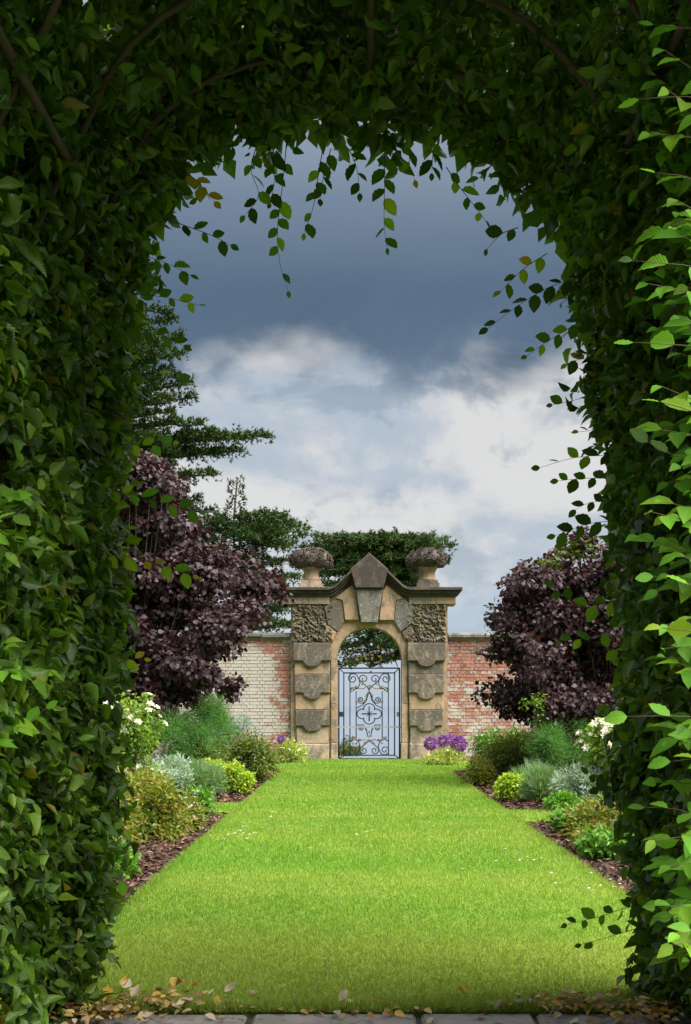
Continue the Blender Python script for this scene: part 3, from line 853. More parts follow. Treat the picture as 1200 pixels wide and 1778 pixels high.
# ------------------------------------------------------------------ wrought iron gate
def build_gate():
    gy = 25.2
    t = thing('iron_gate', 'black wrought iron gate with gilded scrolls standing in the stone archway', 'gate', (X0 - .66, gy, .04))
    P3 = lambda pts, y=gy: [(X0 + x, y, z) for x, z in pts]
    def bar(name, pts, r=.010, mat='iron', sides=5):
        r = r * 1.2
        return MB().tube(P3(pts), r, sides).build(name, M[mat], t, True)
    ow, oz0, oz1 = .665, .05, 2.03
    iw, iz0, iz1 = .555, .125, 1.926
    for s in (-1, 1):
        bar('stile', [(s * ow, oz0), (s * ow, oz1)], .015)
        bar('inner_stile', [(s * iw, iz0), (s * iw, iz1)], .012)
        bar('upright_bar', [(s * .42, iz0), (s * .42, iz1)], .010)
        bar('upright_bar', [(s * .285, .50), (s * .285, 1.53)], .010)
        for zo, zi in ((oz0, iz0), (oz1, iz1)):
            bar('corner_brace', [(s * ow, zo), (s * iw, zi)], .010)
    for z, w, r in ((oz0, ow, .014), (oz1, ow, .014), (iz0, iw, .012), (iz1, iw, .012)):
        bar('rail', [(-w, z), (w, z)], r)
    MB().box(X0 - .695, X0 + .695, 25.10, 25.135, .73, .757).build('cross_bar', M['grey_wood'], t)
    MB().box(X0 - .66, X0 - .555, 25.15, 25.22, .965, 1.075).build('lock_box', M['iron'], t)
    MB().box(X0 + .60, X0 + .65, 25.16, 25.21, .97, 1.07).build('latch', M['grey_wood'], t)
    # quatrefoil and cross
    q = []
    for i in range(4):
        a0 = i * 90
        cx, cz = .135 * math.cos(R(a0)) * 1.08, 1.03 + .115 * math.sin(R(a0))
        q += [(cx + .122 * math.cos(R(a0 + b)), cz + .108 * math.sin(R(a0 + b))) for b in range(-108, 109, 18)]
    q.append(q[0])
    bar('quatrefoil', q, .011)
    bar('cross_arm', [(-.165, 1.03), (.165, 1.03)], .013)
    bar('cross_arm', [(0, .865), (0, 1.195)], .013)
    for i in range(4):
        a = R(45 + 90 * i)
        bar('cross_ray', [(.02 * math.cos(a), 1.03 + .02 * math.sin(a)), (.08 * math.cos(a), 1.03 + .08 * math.sin(a))], .006)
    def spiral(cx, cz, r, turns, a0, d, lead=None, mat='iron', w=.010, name='scroll'):
        n = int(turns * 18)
        pts = [(cx + r * (1 - .82 * i / n) * math.cos(a0 + d * turns * 2 * math.pi * i / n), cz + r * (1 - .82 * i / n) * math.sin(a0 + d * turns * 2 * math.pi * i / n)) for i in range(n + 1)]
        if lead:
            pts = lead + pts
        return bar(name, pts, w, mat)
    def gleaf(x, z, a, l=.075):
        ca, sa = math.cos(a), math.sin(a)
        V, w = [], l * .30
        for u, v, d in ((0, 0, 0), (.35 * l, w, 0), (.7 * l, w * .7, .006), (l, -w * .5, .012), (.6 * l, -w * .35, .006), (.3 * l, -w, 0)):
            V.append((x + u * ca - v * sa, z + u * sa + v * ca))
        MB().prism([(X0 + p, q_) for p, q_ in V], gy - .028, gy - .012).build('gilt_leaf', M['gilt'], t)
    for s in (-1, 1):
        sp = lambda cx, cz, r, tr, a, d, lead=None, **k: spiral(s * cx, cz, r, tr, a if s > 0 else math.pi - a, d * s, [(s * x, z) for x, z in lead] if lead else None, **k)
        ga = lambda a: a if s > 0 else math.pi - a
        # upper pair of great scrolls
        sp(.36, 1.80, .125, 1.6, math.pi, -1, [(0, 1.55), (.05, 1.63), (.14, 1.70), (.20, 1.76)])
        sp(.12, 1.79, .10, 1.2, 0, 1, [(.42, 1.60), (.34, 1.56), (.24, 1.60), (.20, 1.70)])
        sp(.36, 1.56, .05, 1.1, math.pi * .5, -1, [(0, 1.66), (.12, 1.585), (.26, 1.58)], mat='gilt')
        # lyre below them
        sp(.185, 1.335, .062, 1.4, 0, 1, [(.03, 1.50), (.06, 1.36), (.14, 1.26), (.22, 1.27)])
        bar('scroll', [(s * .0, 1.52), (s * .035, 1.42), (s * .06, 1.32), (s * .15, 1.22), (s * .27, 1.16)], .009)
        # lower lyre and scrolls
        sp(.175, .725, .058, 1.4, 0, -1, [(.03, .55), (.06, .68), (.13, .79), (.22, .79)])
        sp(.34, .235, .115, 1.6, math.pi, 1, [(0, .47), (.05, .40), (.14, .33), (.20, .27)])
        sp(.12, .23, .085, 1.2, 0, -1, [(.42, .43), (.33, .48), (.23, .42), (.20, .33)])
        bar('scroll', [(0, .42), (s * .1, .47), (s * .22, .44), (s * .33, .52)], .010, 'gilt')
        for x, z, a in ((.17, 1.66, 2.4), (.25, 1.60, .6), (.38, 1.53, -.6), (.05, 1.46, -1.2), (.08, 1.34, -.9), (.24, 1.28, .3), (.13, 1.72, 1.2), (.21, .77, .5), (.06, .66, 1.3), (.05, .52, 1.9), (.18, .46, .4),
                        (.31, .50, .6), (.36, .47, 1.4), (.25, .40, -.5), (.12, .36, 2.2)):
            gleaf(s * x, z, ga(a), random.uniform(.06, .09))
        # overthrow above the top rail
        sp(.36, 2.27, .10, 1.5, math.pi, 1, [(.0, 2.06), (.10, 2.12), (.22, 2.16)], w=.009)
        sp(.14, 2.42, .09, 1.4, 0, -1, [(.62, 2.06), (.56, 2.25), (.42, 2.42), (.26, 2.48)], w=.009)
        sp(.30, 2.56, .07, 1.3, math.pi, -1, [(.0, 2.72), (.12, 2.66)], w=.008)
        for x, z, a in ((.13, 2.14, .4), (.24, 2.19, .9), (.40, 2.33, .7), (.33, 2.40, 2.2), (.20, 2.44, 1.6), (.45, 2.20, -.3), (.10, 2.30, 2.6), (.28, 2.28, 3.0), (.05, 2.20, 1.2), (.50, 2.28, .9)):
            gleaf(s * x, z, ga(a), random.uniform(.08, .12))
    for z in (1.58, 1.50, .60, .50, 2.10):
        gleaf(0, z, math.pi / 2, .07)
    bar('finial', [(0, 2.03), (0, 2.55)], .010)
build_gate()

# ================================================================== HORNBEAM ARCH
OUT = np.array([(-1.12, 0), (-1.06, .35), (-1.01, .8), (-.985, 1.4), (-.985, 2.0), (-.98, 2.4), (-.94, 2.78), (-.86, 3.12), (-.72, 3.36), (-.48, 3.47), (-.2, 3.50), (0, 3.50), (.2, 3.48), (.43, 3.42),
                (.61, 3.28), (.74, 3.08), (.84, 2.84), (.91, 2.5), (.965, 2.2), (.995, 1.8), (1.01, 1.2), (1.02, .75), (1.08, .35), (1.14, 0)], float)
ARCH_Y1 = 4.62
def arch_y0(s):
    return np.interp(s, (0, _cum[-1] * .27, _cum[-1] * .34, _cum[-1] * .60, _cum[-1] * .66, _cum[-1]), (2.6, 2.6, 2.2, 2.2, 2.95, 2.95))
_seg = np.linalg.norm(np.diff(OUT, axis=0), axis=1)
_cum = np.concatenate([[0], np.cumsum(_seg)])
def arch_pt(s):
    """point on the inner outline at arc length s and its inward normal, in (x, z)"""
    s = np.clip(np.asarray(s, float), 0, _cum[-1])
    p = np.stack([np.interp(s, _cum, OUT[:, 0]), np.interp(s, _cum, OUT[:, 1])], 1)
    e = .12
    q0 = np.stack([np.interp(s - e, _cum, OUT[:, 0]), np.interp(s - e, _cum, OUT[:, 1])], 1)
    q1 = np.stack([np.interp(s + e, _cum, OUT[:, 0]), np.interp(s + e, _cum, OUT[:, 1])], 1)
    t = unit(q1 - q0)
    return p, np.stack([t[:, 1], -t[:, 0]], 1)

GREENS = [(.058, .132, .010), (.082, .172, .011), (.042, .096, .011), (.12, .215, .013), (.058, .120, .022)]
def lump(s, y):
    return np.array([mnoise.noise(Vector((a * 1.9, b * 2.6, 3.3))) + .5 * mnoise.noise(Vector((a * 5, b * 5.5, 8.1))) for a, b in zip(s, y)])

def hedge_leaves(B, n_in, K, slen, L, spread_y=0.0, tang=.75, inw=.55, down=.4):
    """shoots at B pointing into the tunnel, K alternate leaves on each"""
    n = len(B)
    up = np.array([0, 0, 1.])
    d = unit(n_in * inw * rng.uniform(.2, 1.5, (n, 1)) + rng.normal(size=(n, 3)) * tang * .7 - up * down * rng.uniform(0, 1.6, (n, 1)) + np.array([0, 1., 0]) * spread_y)
    ln = n_in * .65 + up * .6 + rng.normal(size=(n, 3)) * .45
    P, D, Nn = [], [], []
    twigs = []
    for k in range(K):
        t = (k + .6) / K
        base = B + d * (slen * t)[:, None] - up * (.25 * slen * t * t)[:, None]
        side = unit(np.cross(d, ln)) * (1 if k % 2 else -1)
        dd = unit(d * .65 + side * .8 + rng.normal(size=(n, 3)) * .22 - up * .18)
        P.append(base); D.append(dd); Nn.append(ln + rng.normal(size=(n, 3)) * .38)
    return np.concatenate(P), np.concatenate(D), np.concatenate(Nn)

def build_arch():
    a = thing('hornbeam_arch', 'clipped green hornbeam grown over hoops into a leafy tunnel arch in the foreground', 'hedge arch', (0, 3.45, 0))
    Ltot = _cum[-1]
    # inner face
    n = 10500
    nc = 1250                                      # shoots stand in tufts with hollows between
    cs = rng.uniform(0, Ltot, nc); cy = rng.uniform(arch_y0(cs), ARCH_Y1, nc)
    cy[: nc // 4] = rng.uniform(4.25, ARCH_Y1, nc // 4)
    co = .095 + .09 * lump(cs, cy) + rng.uniform(-.06, .06, nc)
    ci = rng.integers(0, nc, n)
    s = np.clip(cs[ci] + rng.normal(0, .055, n), 0, Ltot); y = np.minimum(cy[ci] + rng.normal(0, .055, n), ARCH_Y1 + .03)
    p, nin = arch_pt(s)
    off = co[ci] + rng.uniform(-.015, .05, n)
    N3 = np.stack([nin[:, 0], np.zeros(n), nin[:, 1]], 1)
    B = np.stack([p[:, 0], y, p[:, 1]], 1) - N3 * off[:, None]
    sl = rng.uniform(.07, .15, n)
    P, D, Nn = hedge_leaves(B, N3, 5, sl, None)
    m = len(P)
    C = palette(m, GREENS, .22)
    yl = rng.random(m) < .026
    C[yl] = np.array([.22, .20, .02]) * rng.uniform(.6, 1.1, (yl.sum(), 1))
    L = .026 + .058 * rng.random(m) ** 1.15
    ok = P[:, 2] > .015
    W = L * rng.uniform(.44, .66, m)
    half = rng.random(m)
    for tpl, sel in ((T_FULL, half < .45), (T_CURL, (half >= .45) & (half < .75)), (T_POINT, half >= .75)):
        q = ok & sel
        o = link('leaves', leaves_mesh('leaves', P[q], D[q], Nn[q], L[q], W[q], C[q], M['leaf_mass'], tpl), a)
        o['kind'] = 'stuff'
    # twigs of the inner face
    tw = MB()
    for i in range(0, n, 7):
        b0 = B[i]; b1 = b0 + (P[i + 4 * n] - b0) * 1.05
        back = b0 - N3[i] * .12
        tw.tube([back, b0, (b0 + b1) / 2 + np.array((0, 0, .006)), b1], [.004, .003, .002, .001], 3, False)
    o = tw.build('twigs', M['twig'], a)
    o['kind'] = 'stuff'
    # body of the hedge, outer face and both end faces
    n = 54000
    s = rng.uniform(0, Ltot, n)
    s[36000:] = rng.uniform(Ltot * .3, Ltot * .7, 18000); y = rng.uniform(arch_y0(s) + .03, ARCH_Y1 - .03, n)
    p, nin = arch_pt(s)
    off = .12 + .40 * rng.random(n) ** .8
    N3 = np.stack([nin[:, 0], np.zeros(n), nin[:, 1]], 1)
    B = np.stack([p[:, 0], y, p[:, 1]], 1) - N3 * off[:, None]
    k = 9000                                       # end faces
    ye = np.where(rng.random(k) < .62, ARCH_Y1 + rng.normal(0, .035, k), arch_y0(s[:k]) + rng.normal(0, .03, k))
    B[:k, 1] = ye
    off[:k] = rng.random(k) * .5
    B[:k, 0] = p[:k, 0] - N3[:k, 0] * off[:k]; B[:k, 2] = p[:k, 1] - N3[:k, 2] * off[:k]
    face = np.where((off > .33)[:, None], -N3, rng.normal(size=(n, 3)) * .8 + N3 * .3)
    face[:k] = np.stack([np.zeros(k), np.where(ye > 3.5, 1., -1.), np.zeros(k)], 1)
    D = unit(rng.normal(size=(n, 3)) + np.array([0, 0, -.7]) + face * .35)
    Nn = face * .9 + np.array([0, 0, .6]) + rng.normal(size=(n, 3)) * .45
    L = rng.uniform(.065, .105, n)
    ok = B[:, 2] > .03
    C = palette(n, GREENS, .22)
    o = link('leaves', leaves_mesh('leaves', B[ok], D[ok], Nn[ok], L[ok], L[ok] * .66, C[ok], M['leaf_mass'], T_LITE), a)
    o['kind'] = 'stuff'
    # stems trained up the hoops
    for sgn in (-1, 1):
        for yy in (2.75, 3.15, 3.5, 3.85, 4.35) if sgn < 0 else (3.05, 3.4, 3.85, 4.35):
            ss = np.linspace(.0, Ltot * .40, 16) if sgn < 0 else np.linspace(Ltot, Ltot * .60, 16)
            p, nin = arch_pt(ss)
            pts = [(p[i, 0] - nin[i, 0] * (.20 - .004 * i) + .02 * math.sin(i * 1.3 + yy), yy + .04 * math.sin(i * .9 + sgn), p[i, 1] - nin[i, 1] * (.20 - .004 * i)) for i in range(16)]
            MB().tube(pts, [.030 - .0019 * i + .0009 for i in range(16)], 7).build('stem', M['bark'], a, True)
    return a
ARCH = build_arch()

def build_frame():
    f = thing('arch_frame', 'rusty brown pipe hoops and purlins carrying the hornbeam tunnel', 'arch frame', (0, 3.4, 0))
    Ltot = _cum[-1]
    for y, o, r in ((2.2, .01, .012), (2.62, .01, .012), (3.12, .01, .012), (3.62, .015, .011), (4.08, .015, .010), (4.5, .07, .010)):
        ss = np.linspace(0, Ltot, 60)
        p, nin = arch_pt(ss)
        k = np.ones(5) / 5
        px = np.convolve(np.pad(p[:, 0], 2, 'edge'), k, 'valid'); pz = np.convolve(np.pad(p[:, 1], 2, 'edge'), k, 'valid')
        oo = o + .13 * np.clip((3.0 - pz) / .5, 0, 1)
        MB().tube([(px[i] - nin[i, 0] * oo[i], y, max(0.0, pz[i] - nin[i, 1] * oo[i])) for i in range(60)], r, 7).build('hoop', M['pipe'], f, True)
    for x, z, y1, r in ((.012, 3.465, 4.12, .013), (-.915, 2.87, 3.55, .014), (.80, 2.93, 4.5, .012)):
        MB().tube([(x, 2.1, z), (x, y1, z)], r, 7).build('purlin', M['pipe'], f, True)
build_frame()

# large single leaves on shoots that stand out of the hedge
def hero_leaf_meshes():
    out = {}
    rows = [(0, 0), (.06, .16), (.15, .33), (.27, .44), (.39, .49), (.51, .48), (.63, .42), (.75, .32), (.86, .20), (.94, .10), (1, 0)]
    cols = {'green': [(.055, .125, .012), (.045, .10, .012), (.07, .15, .016)], 'lime': [(.17, .30, .018), (.13, .26, .016), (.22, .33, .022)],
            'bright': [(.12, .30, .026), (.10, .26, .024), (.15, .34, .03)], 'yellow': [(.34, .26, .02), (.26, .24, .02)], 'dark': [(.028, .06, .012), (.035, .075, .012)], 'amber': [(.27, .13, .03), (.3, .2, .05)]}
    for kind, cs in cols.items():
        L = []
        for c in cs:
            for _ in range(3):
                fold, droop = random.uniform(.02, .2), random.uniform(-.05, .35)
                curl = random.uniform(-.12, .12)
                v = [(0, 0, 0)]
                for i, (t, w) in enumerate(rows[1:-1]):
                    z = -droop * t * t
                    w2 = w * (1 + (.05 if i % 2 else -.04))
                    pl = .018 if i % 2 else -.012
                    v += [(-w2 + curl * t * .3, t + w * .10, z + fold * w + pl), (curl * t * .5, t, z), (w2 + curl * t * .3, t + w * .10, z + fold * w + pl)]
                v.append((curl * .5, 1, -droop))
                v = np.array(v)
                T = leaf_template(rows)[1]
                uv = np.stack([v[:, 0] * .9 + .5, v[:, 1]], 1)
                v = v * np.array([.66, 1, 1])
                L.append(mesh_np('leaf', v, T, M['leaf'], True, uv, np.tile(np.array(c), (len(v), 1))))
        out[kind] = L
    return out
HERO = hero_leaf_meshes()

def smooth_path(pts, n=14):
    pts = np.array(pts, float)
    t = np.concatenate([[0], np.cumsum(np.linalg.norm(np.diff(pts, axis=0), axis=1))])
    u = np.linspace(0, t[-1], n)
    p = np.stack([np.interp(u, t, pts[:, i]) for i in range(3)], 1)
    for _ in range(2):
        p[1:-1] = (p[:-2] + 2 * p[1:-1] + p[2:]) / 4
    return p

def hero_shoot(px, Y, kinds, size=.07, n=None, droop=.5, face=(0, -1, .25), dY=0.0, bare=.12):
    if Y < 3.2:                               # near shoots arch over and nod
        px = [(x + random.uniform(-8, 8), y + (i - 1) * random.uniform(-14, 26)) for i, (x, y) in enumerate(px)]
    pts = [at(x, y, Y + dY * i / max(1, len(px) - 1)) for i, (x, y) in enumerate(px)]
    if Y > 3.2 and abs(pts[0][0]) > .72 and pts[0][2] < 3.0:
        pts.insert(0, np.array((math.copysign(1.16, pts[0][0]), Y, pts[0][2] - .02)))
    if Y < 3.2:                               # rooted in the hedge face
        sg = 1 if px[0][0] > 600 else -1
        pts.insert(0, np.array((sg * 1.04, max(Y + .15, 3.02 if sg > 0 else 2.75), pts[0][2] - .10)))
    p = smooth_path(pts, 12)
    ln = np.linalg.norm(np.diff(p, axis=0), axis=1).sum()
    sh = MB().tube(p, np.linspace(.0022, .0008, 12), 4).build('shoot', M['twig'], ARCH, True)
    n = n or max(3, int(ln / (size * .55)))
    face = Vector(face).normalized()
    for k in range(n + 1):
        t = bare + (1 - bare) * k / n
        i = min(10, int(t * 11))
        f = t * 11 - i
        b = Vector(p[i] * (1 - f) + p[i + 1] * f)
        d = Vector(p[i + 1] - p[i]).normalized()
        side = d.cross(face).normalized() * (1 if k % 2 else -1)
        if k == n:
            dd = d + Vector((random.gauss(0, .15), random.gauss(0, .2), random.gauss(0, .1)))
            sc = size * random.uniform(.35, .6)
        else:
            dd = d * .7 + side * random.uniform(.6, 1.0) + Vector((0, random.gauss(0, .25), -droop * random.uniform(.3, 1.0)))
            sc = size * random.uniform(.62, 1.15) * (1 - .2 * t)
            if random.random() < .12:
                continue
        dd.normalize()
        nn = face + Vector((random.gauss(0, .35), random.gauss(0, .35), random.gauss(.1, .35)))
        X = dd.cross(nn).normalized()
        Z = X.cross(dd)
        m = Matrix(((X.x, dd.x, Z.x, b.x), (X.y, dd.y, Z.y, b.y), (X.z, dd.z, Z.z, b.z), (0, 0, 0, 1))) @ Matrix.Diagonal((sc, sc, sc, 1))
        o = bpy.data.objects.new('leaf', random.choice(HERO[random.choice(kinds)]))
        COL.objects.link(o)
        o.parent = sh
        o.matrix_basis = m

G_, L_, B_, Y_, D_, A_ = 'green', 'lime', 'bright', 'yellow', 'dark', 'amber'
hang = [([(497, 255), (490, 330), (480, 400), (483, 455), (500, 505)], (G_, G_, G_, L_)), ([(445, 255), (432, 295), (455, 340), (425, 374)], (G_, D_, L_)), ([(470, 260), (478, 310), (470, 352)], (G_, D_)),
        ([(560, 262), (550, 320), (545, 360), (528, 405)], (G_, G_, L_)), ([(575, 258), (562, 300), (556, 345)], (G_, D_)), ([(606, 258), (620, 290), (625, 335)], (G_, D_)), ([(668, 255), (668, 330), (666, 390), (672, 430)], (G_, L_, G_)),
        ([(712, 258), (710, 285), (720, 312)], (L_, Y_, G_)), ([(775, 290), (798, 325), (822, 355), (843, 382)], (G_, L_, G_)), ([(752, 262), (750, 300)], (D_, G_)),
        ([(900, 395), (870, 405), (846, 432)], (D_, G_)), ([(950, 440), (910, 465), (870, 505)], (L_, G_, Y_)), ([(985, 480), (930, 510), (890, 535), (848, 570)], (D_, D_)), ([(1020, 545), (985, 575), (950, 590), (915, 618)], (G_, D_, L_)),
        ([(1045, 680), (1000, 695), (960, 703)], (G_, D_)), ([(1045, 745), (1005, 750)], (L_, G_)), ([(1050, 790), (1000, 792), (938, 812)], (G_, L_, D_)), ([(1060, 830), (1010, 830), (970, 835)], (D_, G_)),
        ([(1060, 870), (1020, 870), (1000, 885)], (D_,)), ([(1070, 905), (1030, 905), (965, 930)], (G_, D_)), ([(1040, 625), (1000, 620), (985, 632)], (L_, D_, A_)),
        ([(290, 380), (330, 395), (360, 405), (400, 425)], (D_, D_, G_)), ([(300, 300), (335, 305), (372, 350)], (G_, L_, Y_)), ([(240, 440), (290, 455), (330, 478)], (G_, L_)), ([(235, 510), (290, 515), (345, 530)], (L_, G_)),
        ([(225, 565), (280, 580), (318, 600)], (G_,)), ([(215, 640), (270, 645), (322, 665)], (G_, L_)), ([(205, 770), (260, 775), (300, 770)], (L_, L_, B_)), ([(205, 850), (270, 870), (345, 890)], (L_, B_, G_)),
        ([(205, 960), (260, 975), (335, 1000)], (Y_, L_, L_)), ([(210, 1150), (240, 1140), (250, 1145)], (L_, Y_)), ([(195, 1440), (235, 1440)], (L_, G_)), ([(190, 1510), (225, 1540)], (B_, G_)),
        ([(1110, 1610), (1065, 1625), (1010, 1640)], (G_, G_)),  ([(1100, 1570), (1050, 1590), (985, 1605)], (L_, G_)), 
        ([(1070, 1040), (1010, 1060), (960, 1020)], (L_, G_)), ([(1065, 1130), (1010, 1105), (975, 1115)], (L_, G_)), ([(1075, 1380), (1030, 1370), (1020, 1345)], (G_, D_))]
for px, kinds in hang:
    vertical = abs(px[-1][1] - px[0][1]) > abs(px[-1][0] - px[0][0])
    hero_shoot(px, 4.45 + random.uniform(-.1, .1), kinds, .074, droop=.35 if vertical else .25)
near = [([(1235, 50), (1180, 60), (1140, 52)], 2.45), ([(1240, 175), (1185, 165), (1110, 158)], 2.4), ([(1235, 300), (1190, 300), (1140, 302)], 2.35), ([(1240, 480), (1180, 462), (1105, 440)], 2.4), ([(1240, 590), (1170, 600), (1095, 600)], 2.3),
        ([(1235, 715), (1190, 710), (1140, 706)], 2.35), ([(1240, 790), (1180, 800), (1120, 772)], 2.6), ([(1240, 890), (1180, 880), (1150, 872)], 2.6), ([(1240, 1020), (1185, 1000), (1130, 988)], 2.3), ([(1240, 1110), (1190, 1100), (1145, 1090)], 2.35),
        ([(1240, 1245), (1180, 1240), (1090, 1240)], 2.3), ([(1240, 1320), (1200, 1310), (1160, 1315)], 2.4), ([(1240, 1420), (1180, 1400), (1125, 1395)], 2.6), ([(1240, 1500), (1190, 1490), (1140, 1500)], 2.8), ([(1235, 1600), (1190, 1590), (1160, 1600)], 2.9),
        ([(-40, 890), (10, 905), (45, 880)], 2.5), ([(-40, 930), (0, 940), (25, 950)], 2.5), ([(-30, 1290), (20, 1280), (80, 1230)], 2.9), ([(1240, 380), (1180, 385), (1120, 400)], 2.6), ([(1240, 240), (1150, 255), (1085, 262)], 2.9)]
for px, Y in near:
    hero_shoot(px, Y + (.25 if px[0][0] > 600 else .5), (B_, B_, B_, G_, L_), .092 if px[0][0] > 600 else .07, n=6, droop=.4, face=(-.15, -.75, .75), bare=.22)

# ================================================================== TREES AND SHRUBS
def cedar(name, label, base, height, limbs, trunk_r, cols, lean=(0, 0), dens=1.0, tuft=.115):
    """limbs: (height on trunk, azimuth, length, rise at tip); foliage lies in flat plates along each limb"""
    t = thing(name, label, 'tree', base, 'cedars beyond the wall')
    b = Vector(base)
    tp = [b + Vector((lean[0] * k / 8, lean[1] * k / 8, height * k / 8)) + Vector((.06 * math.sin(k * 1.7), .06 * math.cos(k * 2.3), 0)) * (k > 0) for k in range(9)]
    MB().tube(tp, [trunk_r * (1 - .1 * k) * (1.25 if k == 0 else 1) + .01 for k in range(9)], 9).build('trunk', M['bark'], t, True)
    wood = MB()
    P, D, Nn, L = [], [], [], []
    for hz, az, ln, rise in limbs:
        k = min(7.99, max(0, hz / height * 8))
        o = tp[int(k)].lerp(tp[int(k) + 1], k - int(k))
        dr = Vector((math.cos(az), math.sin(az), 0))
        n = 10
        path = []
        for i in range(n + 1):
            u = i / n
            path.append(o + dr * ln * u + Vector((0, 0, rise * (u ** 1.5) + .25 * math.sin(u * 3.1) * ln * .12)) + Vector((random.gauss(0, .03), random.gauss(0, .03), random.gauss(0, .02))) * ln * .25)
        wood.tube(path, [max(.012, trunk_r * .32 * (1 - .9 * i / n) * min(1, ln / 3)) for i in range(n + 1)], 5)
        pa = np.array([tuple(p) for p in path])
        side = np.array((-dr.y, dr.x, 0)); drn = np.array((dr.x, dr.y, 0))
        nb = int(ln / .055 * dens)
        for _ in range(nb):
            u = .16 + .84 * random.random() ** .8
            i = min(n - 1, int(u * n)); f = u * n - i
            c = pa[i] * (1 - f) + pa[i + 1] * f
            sg = random.choice((-1, 1))
            bl = (.10 + (1 - u) ** .6 * .42 * ln * .62) * random.uniform(.35, 1)
            bd = side * sg * random.uniform(.6, 1) + drn * random.uniform(.35, 1.0)
            bd = bd + np.array([0, 0, random.gauss(.02, .07)])
            bd = bd / np.linalg.norm(bd)
            m = max(3, int(bl / .06))
            v = np.linspace(.05, 1, m)
            q = c + v[:, None] * bl * bd + rng.normal(0, .045, (m, 3)) + np.array([0, 0, 1.]) * (.05 + .10 * v - .30 * v * v * random.random())[:, None]
            for _r in range(7):
                P.append(q); 
                dd = bd * .8 + rng.normal(0, .55, (m, 3)) + np.array([0, 0, .28])
                D.append(dd); Nn.append(rng.normal(0, .6, (m, 3)) + np.array([0, 0, 1.]))
    P = np.concatenate(P); D = np.concatenate(D); Nn = np.concatenate(Nn)
    n = len(P)
    wood.build('limbs', M['bark'], t, True)
    L = tuft * rng.uniform(.6, 1.3, n)
    o = link('needles', leaves_mesh('needles', P, D, Nn, L, L * .34, palette(n, cols, .25), M['needle'], T_BLADE, False), t)
    o['kind'] = 'stuff'
    return t

def limb_to(base, hz, px, py, Y):
    """a limb from the trunk at height hz whose tip reaches the measured place"""
    p = at(px, py, Y)
    dx, dy = p[0] - base[0], p[1] - base[1]
    return (hz, math.atan2(dy, dx), math.hypot(dx, dy), p[2] - (base[2] + hz))

CG = [(.034, .072, .020), (.05, .098, .022), (.026, .055, .018), (.075, .125, .028)]
def build_cedars():
    base = (-7.7, 33, -1.3)
    lim = []
    for px, py in ((318, 585), (330, 612), (300, 640), (332, 662), (338, 690), (300, 715), (352, 738), (466, 757), (425, 785), (372, 826), (345, 868), (300, 880), (430, 762)):
        z = CAM_H - (py - 1226) * 33 / F
        lim.append(limb_to(base, z - base[2] - random.uniform(.0, .7), px, py, 33 + random.uniform(-1.2, 1.2)))
    for i in range(70):
        h = random.uniform(5.5, 15)
        lim.append((h, random.uniform(0, 6.28), random.uniform(2.2, 4.2) * (1.15 - h / 22), random.uniform(-.2, .5)))
    for px, py in ((250, 560), (270, 575), (255, 600), (270, 625), (280, 655), (250, 540), (290, 690)):
        z = CAM_H - (py - 1226) * 32 / F
        lim.append(limb_to(base, z - base[2] - .3, px, py, 32))
    cedar('cedar_tree', 'tall dark cedar with tiered branches rising above the purple bush', base, 16.2, lim, .38, CG, dens=1.25)
    base = (-3.9, 34, -1.4)
    lim = []
    for py, x0, x1, k in ((900, 335, 500, 6), (912, 325, 540, 12), (922, 325, 545, 10), (934, 340, 548, 10), (956, 330, 545, 9), (978, 380, 545, 8), (1005, 420, 535, 8), (1032, 430, 526, 6), (1060, 440, 520, 6), (1086, 450, 528, 6)):
        for i in range(k):
            px = x0 + (x1 - x0) * (i + random.random() * .7) / (k - .4)
            q = py + random.uniform(-6, 6)
            z = CAM_H - (q - 1226) * 34 / F
            lim.append(limb_to(base, z - base[2] - random.uniform(-.05, .2), px, q, 34 + random.uniform(-1.8, 1.2)))
    for h in (7.5, 7.75, 7.95, 8.2, 8.4, 8.6, 8.8, 9.0, 9.15):
        for k in range(2):
            lim.append((h, random.uniform(-.7, .7) + (math.pi if k else 0), random.uniform(.12, .34), .12))
    cedar('cedar_tree', 'broad cedar with a thin bare leader behind the wall left of the gateway', base, 9.3, lim, .07, CG, dens=.8)
    base = (1.9, 37, -1.9)
    lim = []
    for py, x0, x1, k in ((914, 585, 640, 3), (922, 590, 725, 7), (932, 540, 765, 11), (945, 535, 785, 11), (962, 545, 788, 10), (980, 535, 760, 9), (948, 515, 600, 6), (965, 510, 600, 6), (990, 510, 590, 5), (1002, 530, 735, 9), (1028, 525, 700, 7), (1056, 530, 690, 6)):
        for i in range(k):
            px = x0 + (x1 - x0) * (i + random.random() * .7) / (k - .4)
            q = py + random.uniform(-11, 13)
            z = CAM_H - (q - 1226) * 37 / F
            lim.append(limb_to(base, z - base[2] - random.uniform(-.05, .2), px, q, 37 + random.uniform(-2.2, 1.8)))
    # low boughs sweeping across the open arch of the gate
    for i in range(19):
        px = 575 + i * 6.4 + random.uniform(-6, 6)
        py = random.uniform(1085, 1150 if px > 640 else 1172)
        z = CAM_H - (py - 1226) * 35 / F
        lim.append(limb_to(base, z - base[2] + random.uniform(.2, .7), px, py, 35 + random.uniform(-.8, .8)))
    cedar('cedar_tree', 'flat topped cedar behind the gable of the stone gateway', base, 8.3, lim, .30, CG, dens=.75)
build_cedars()

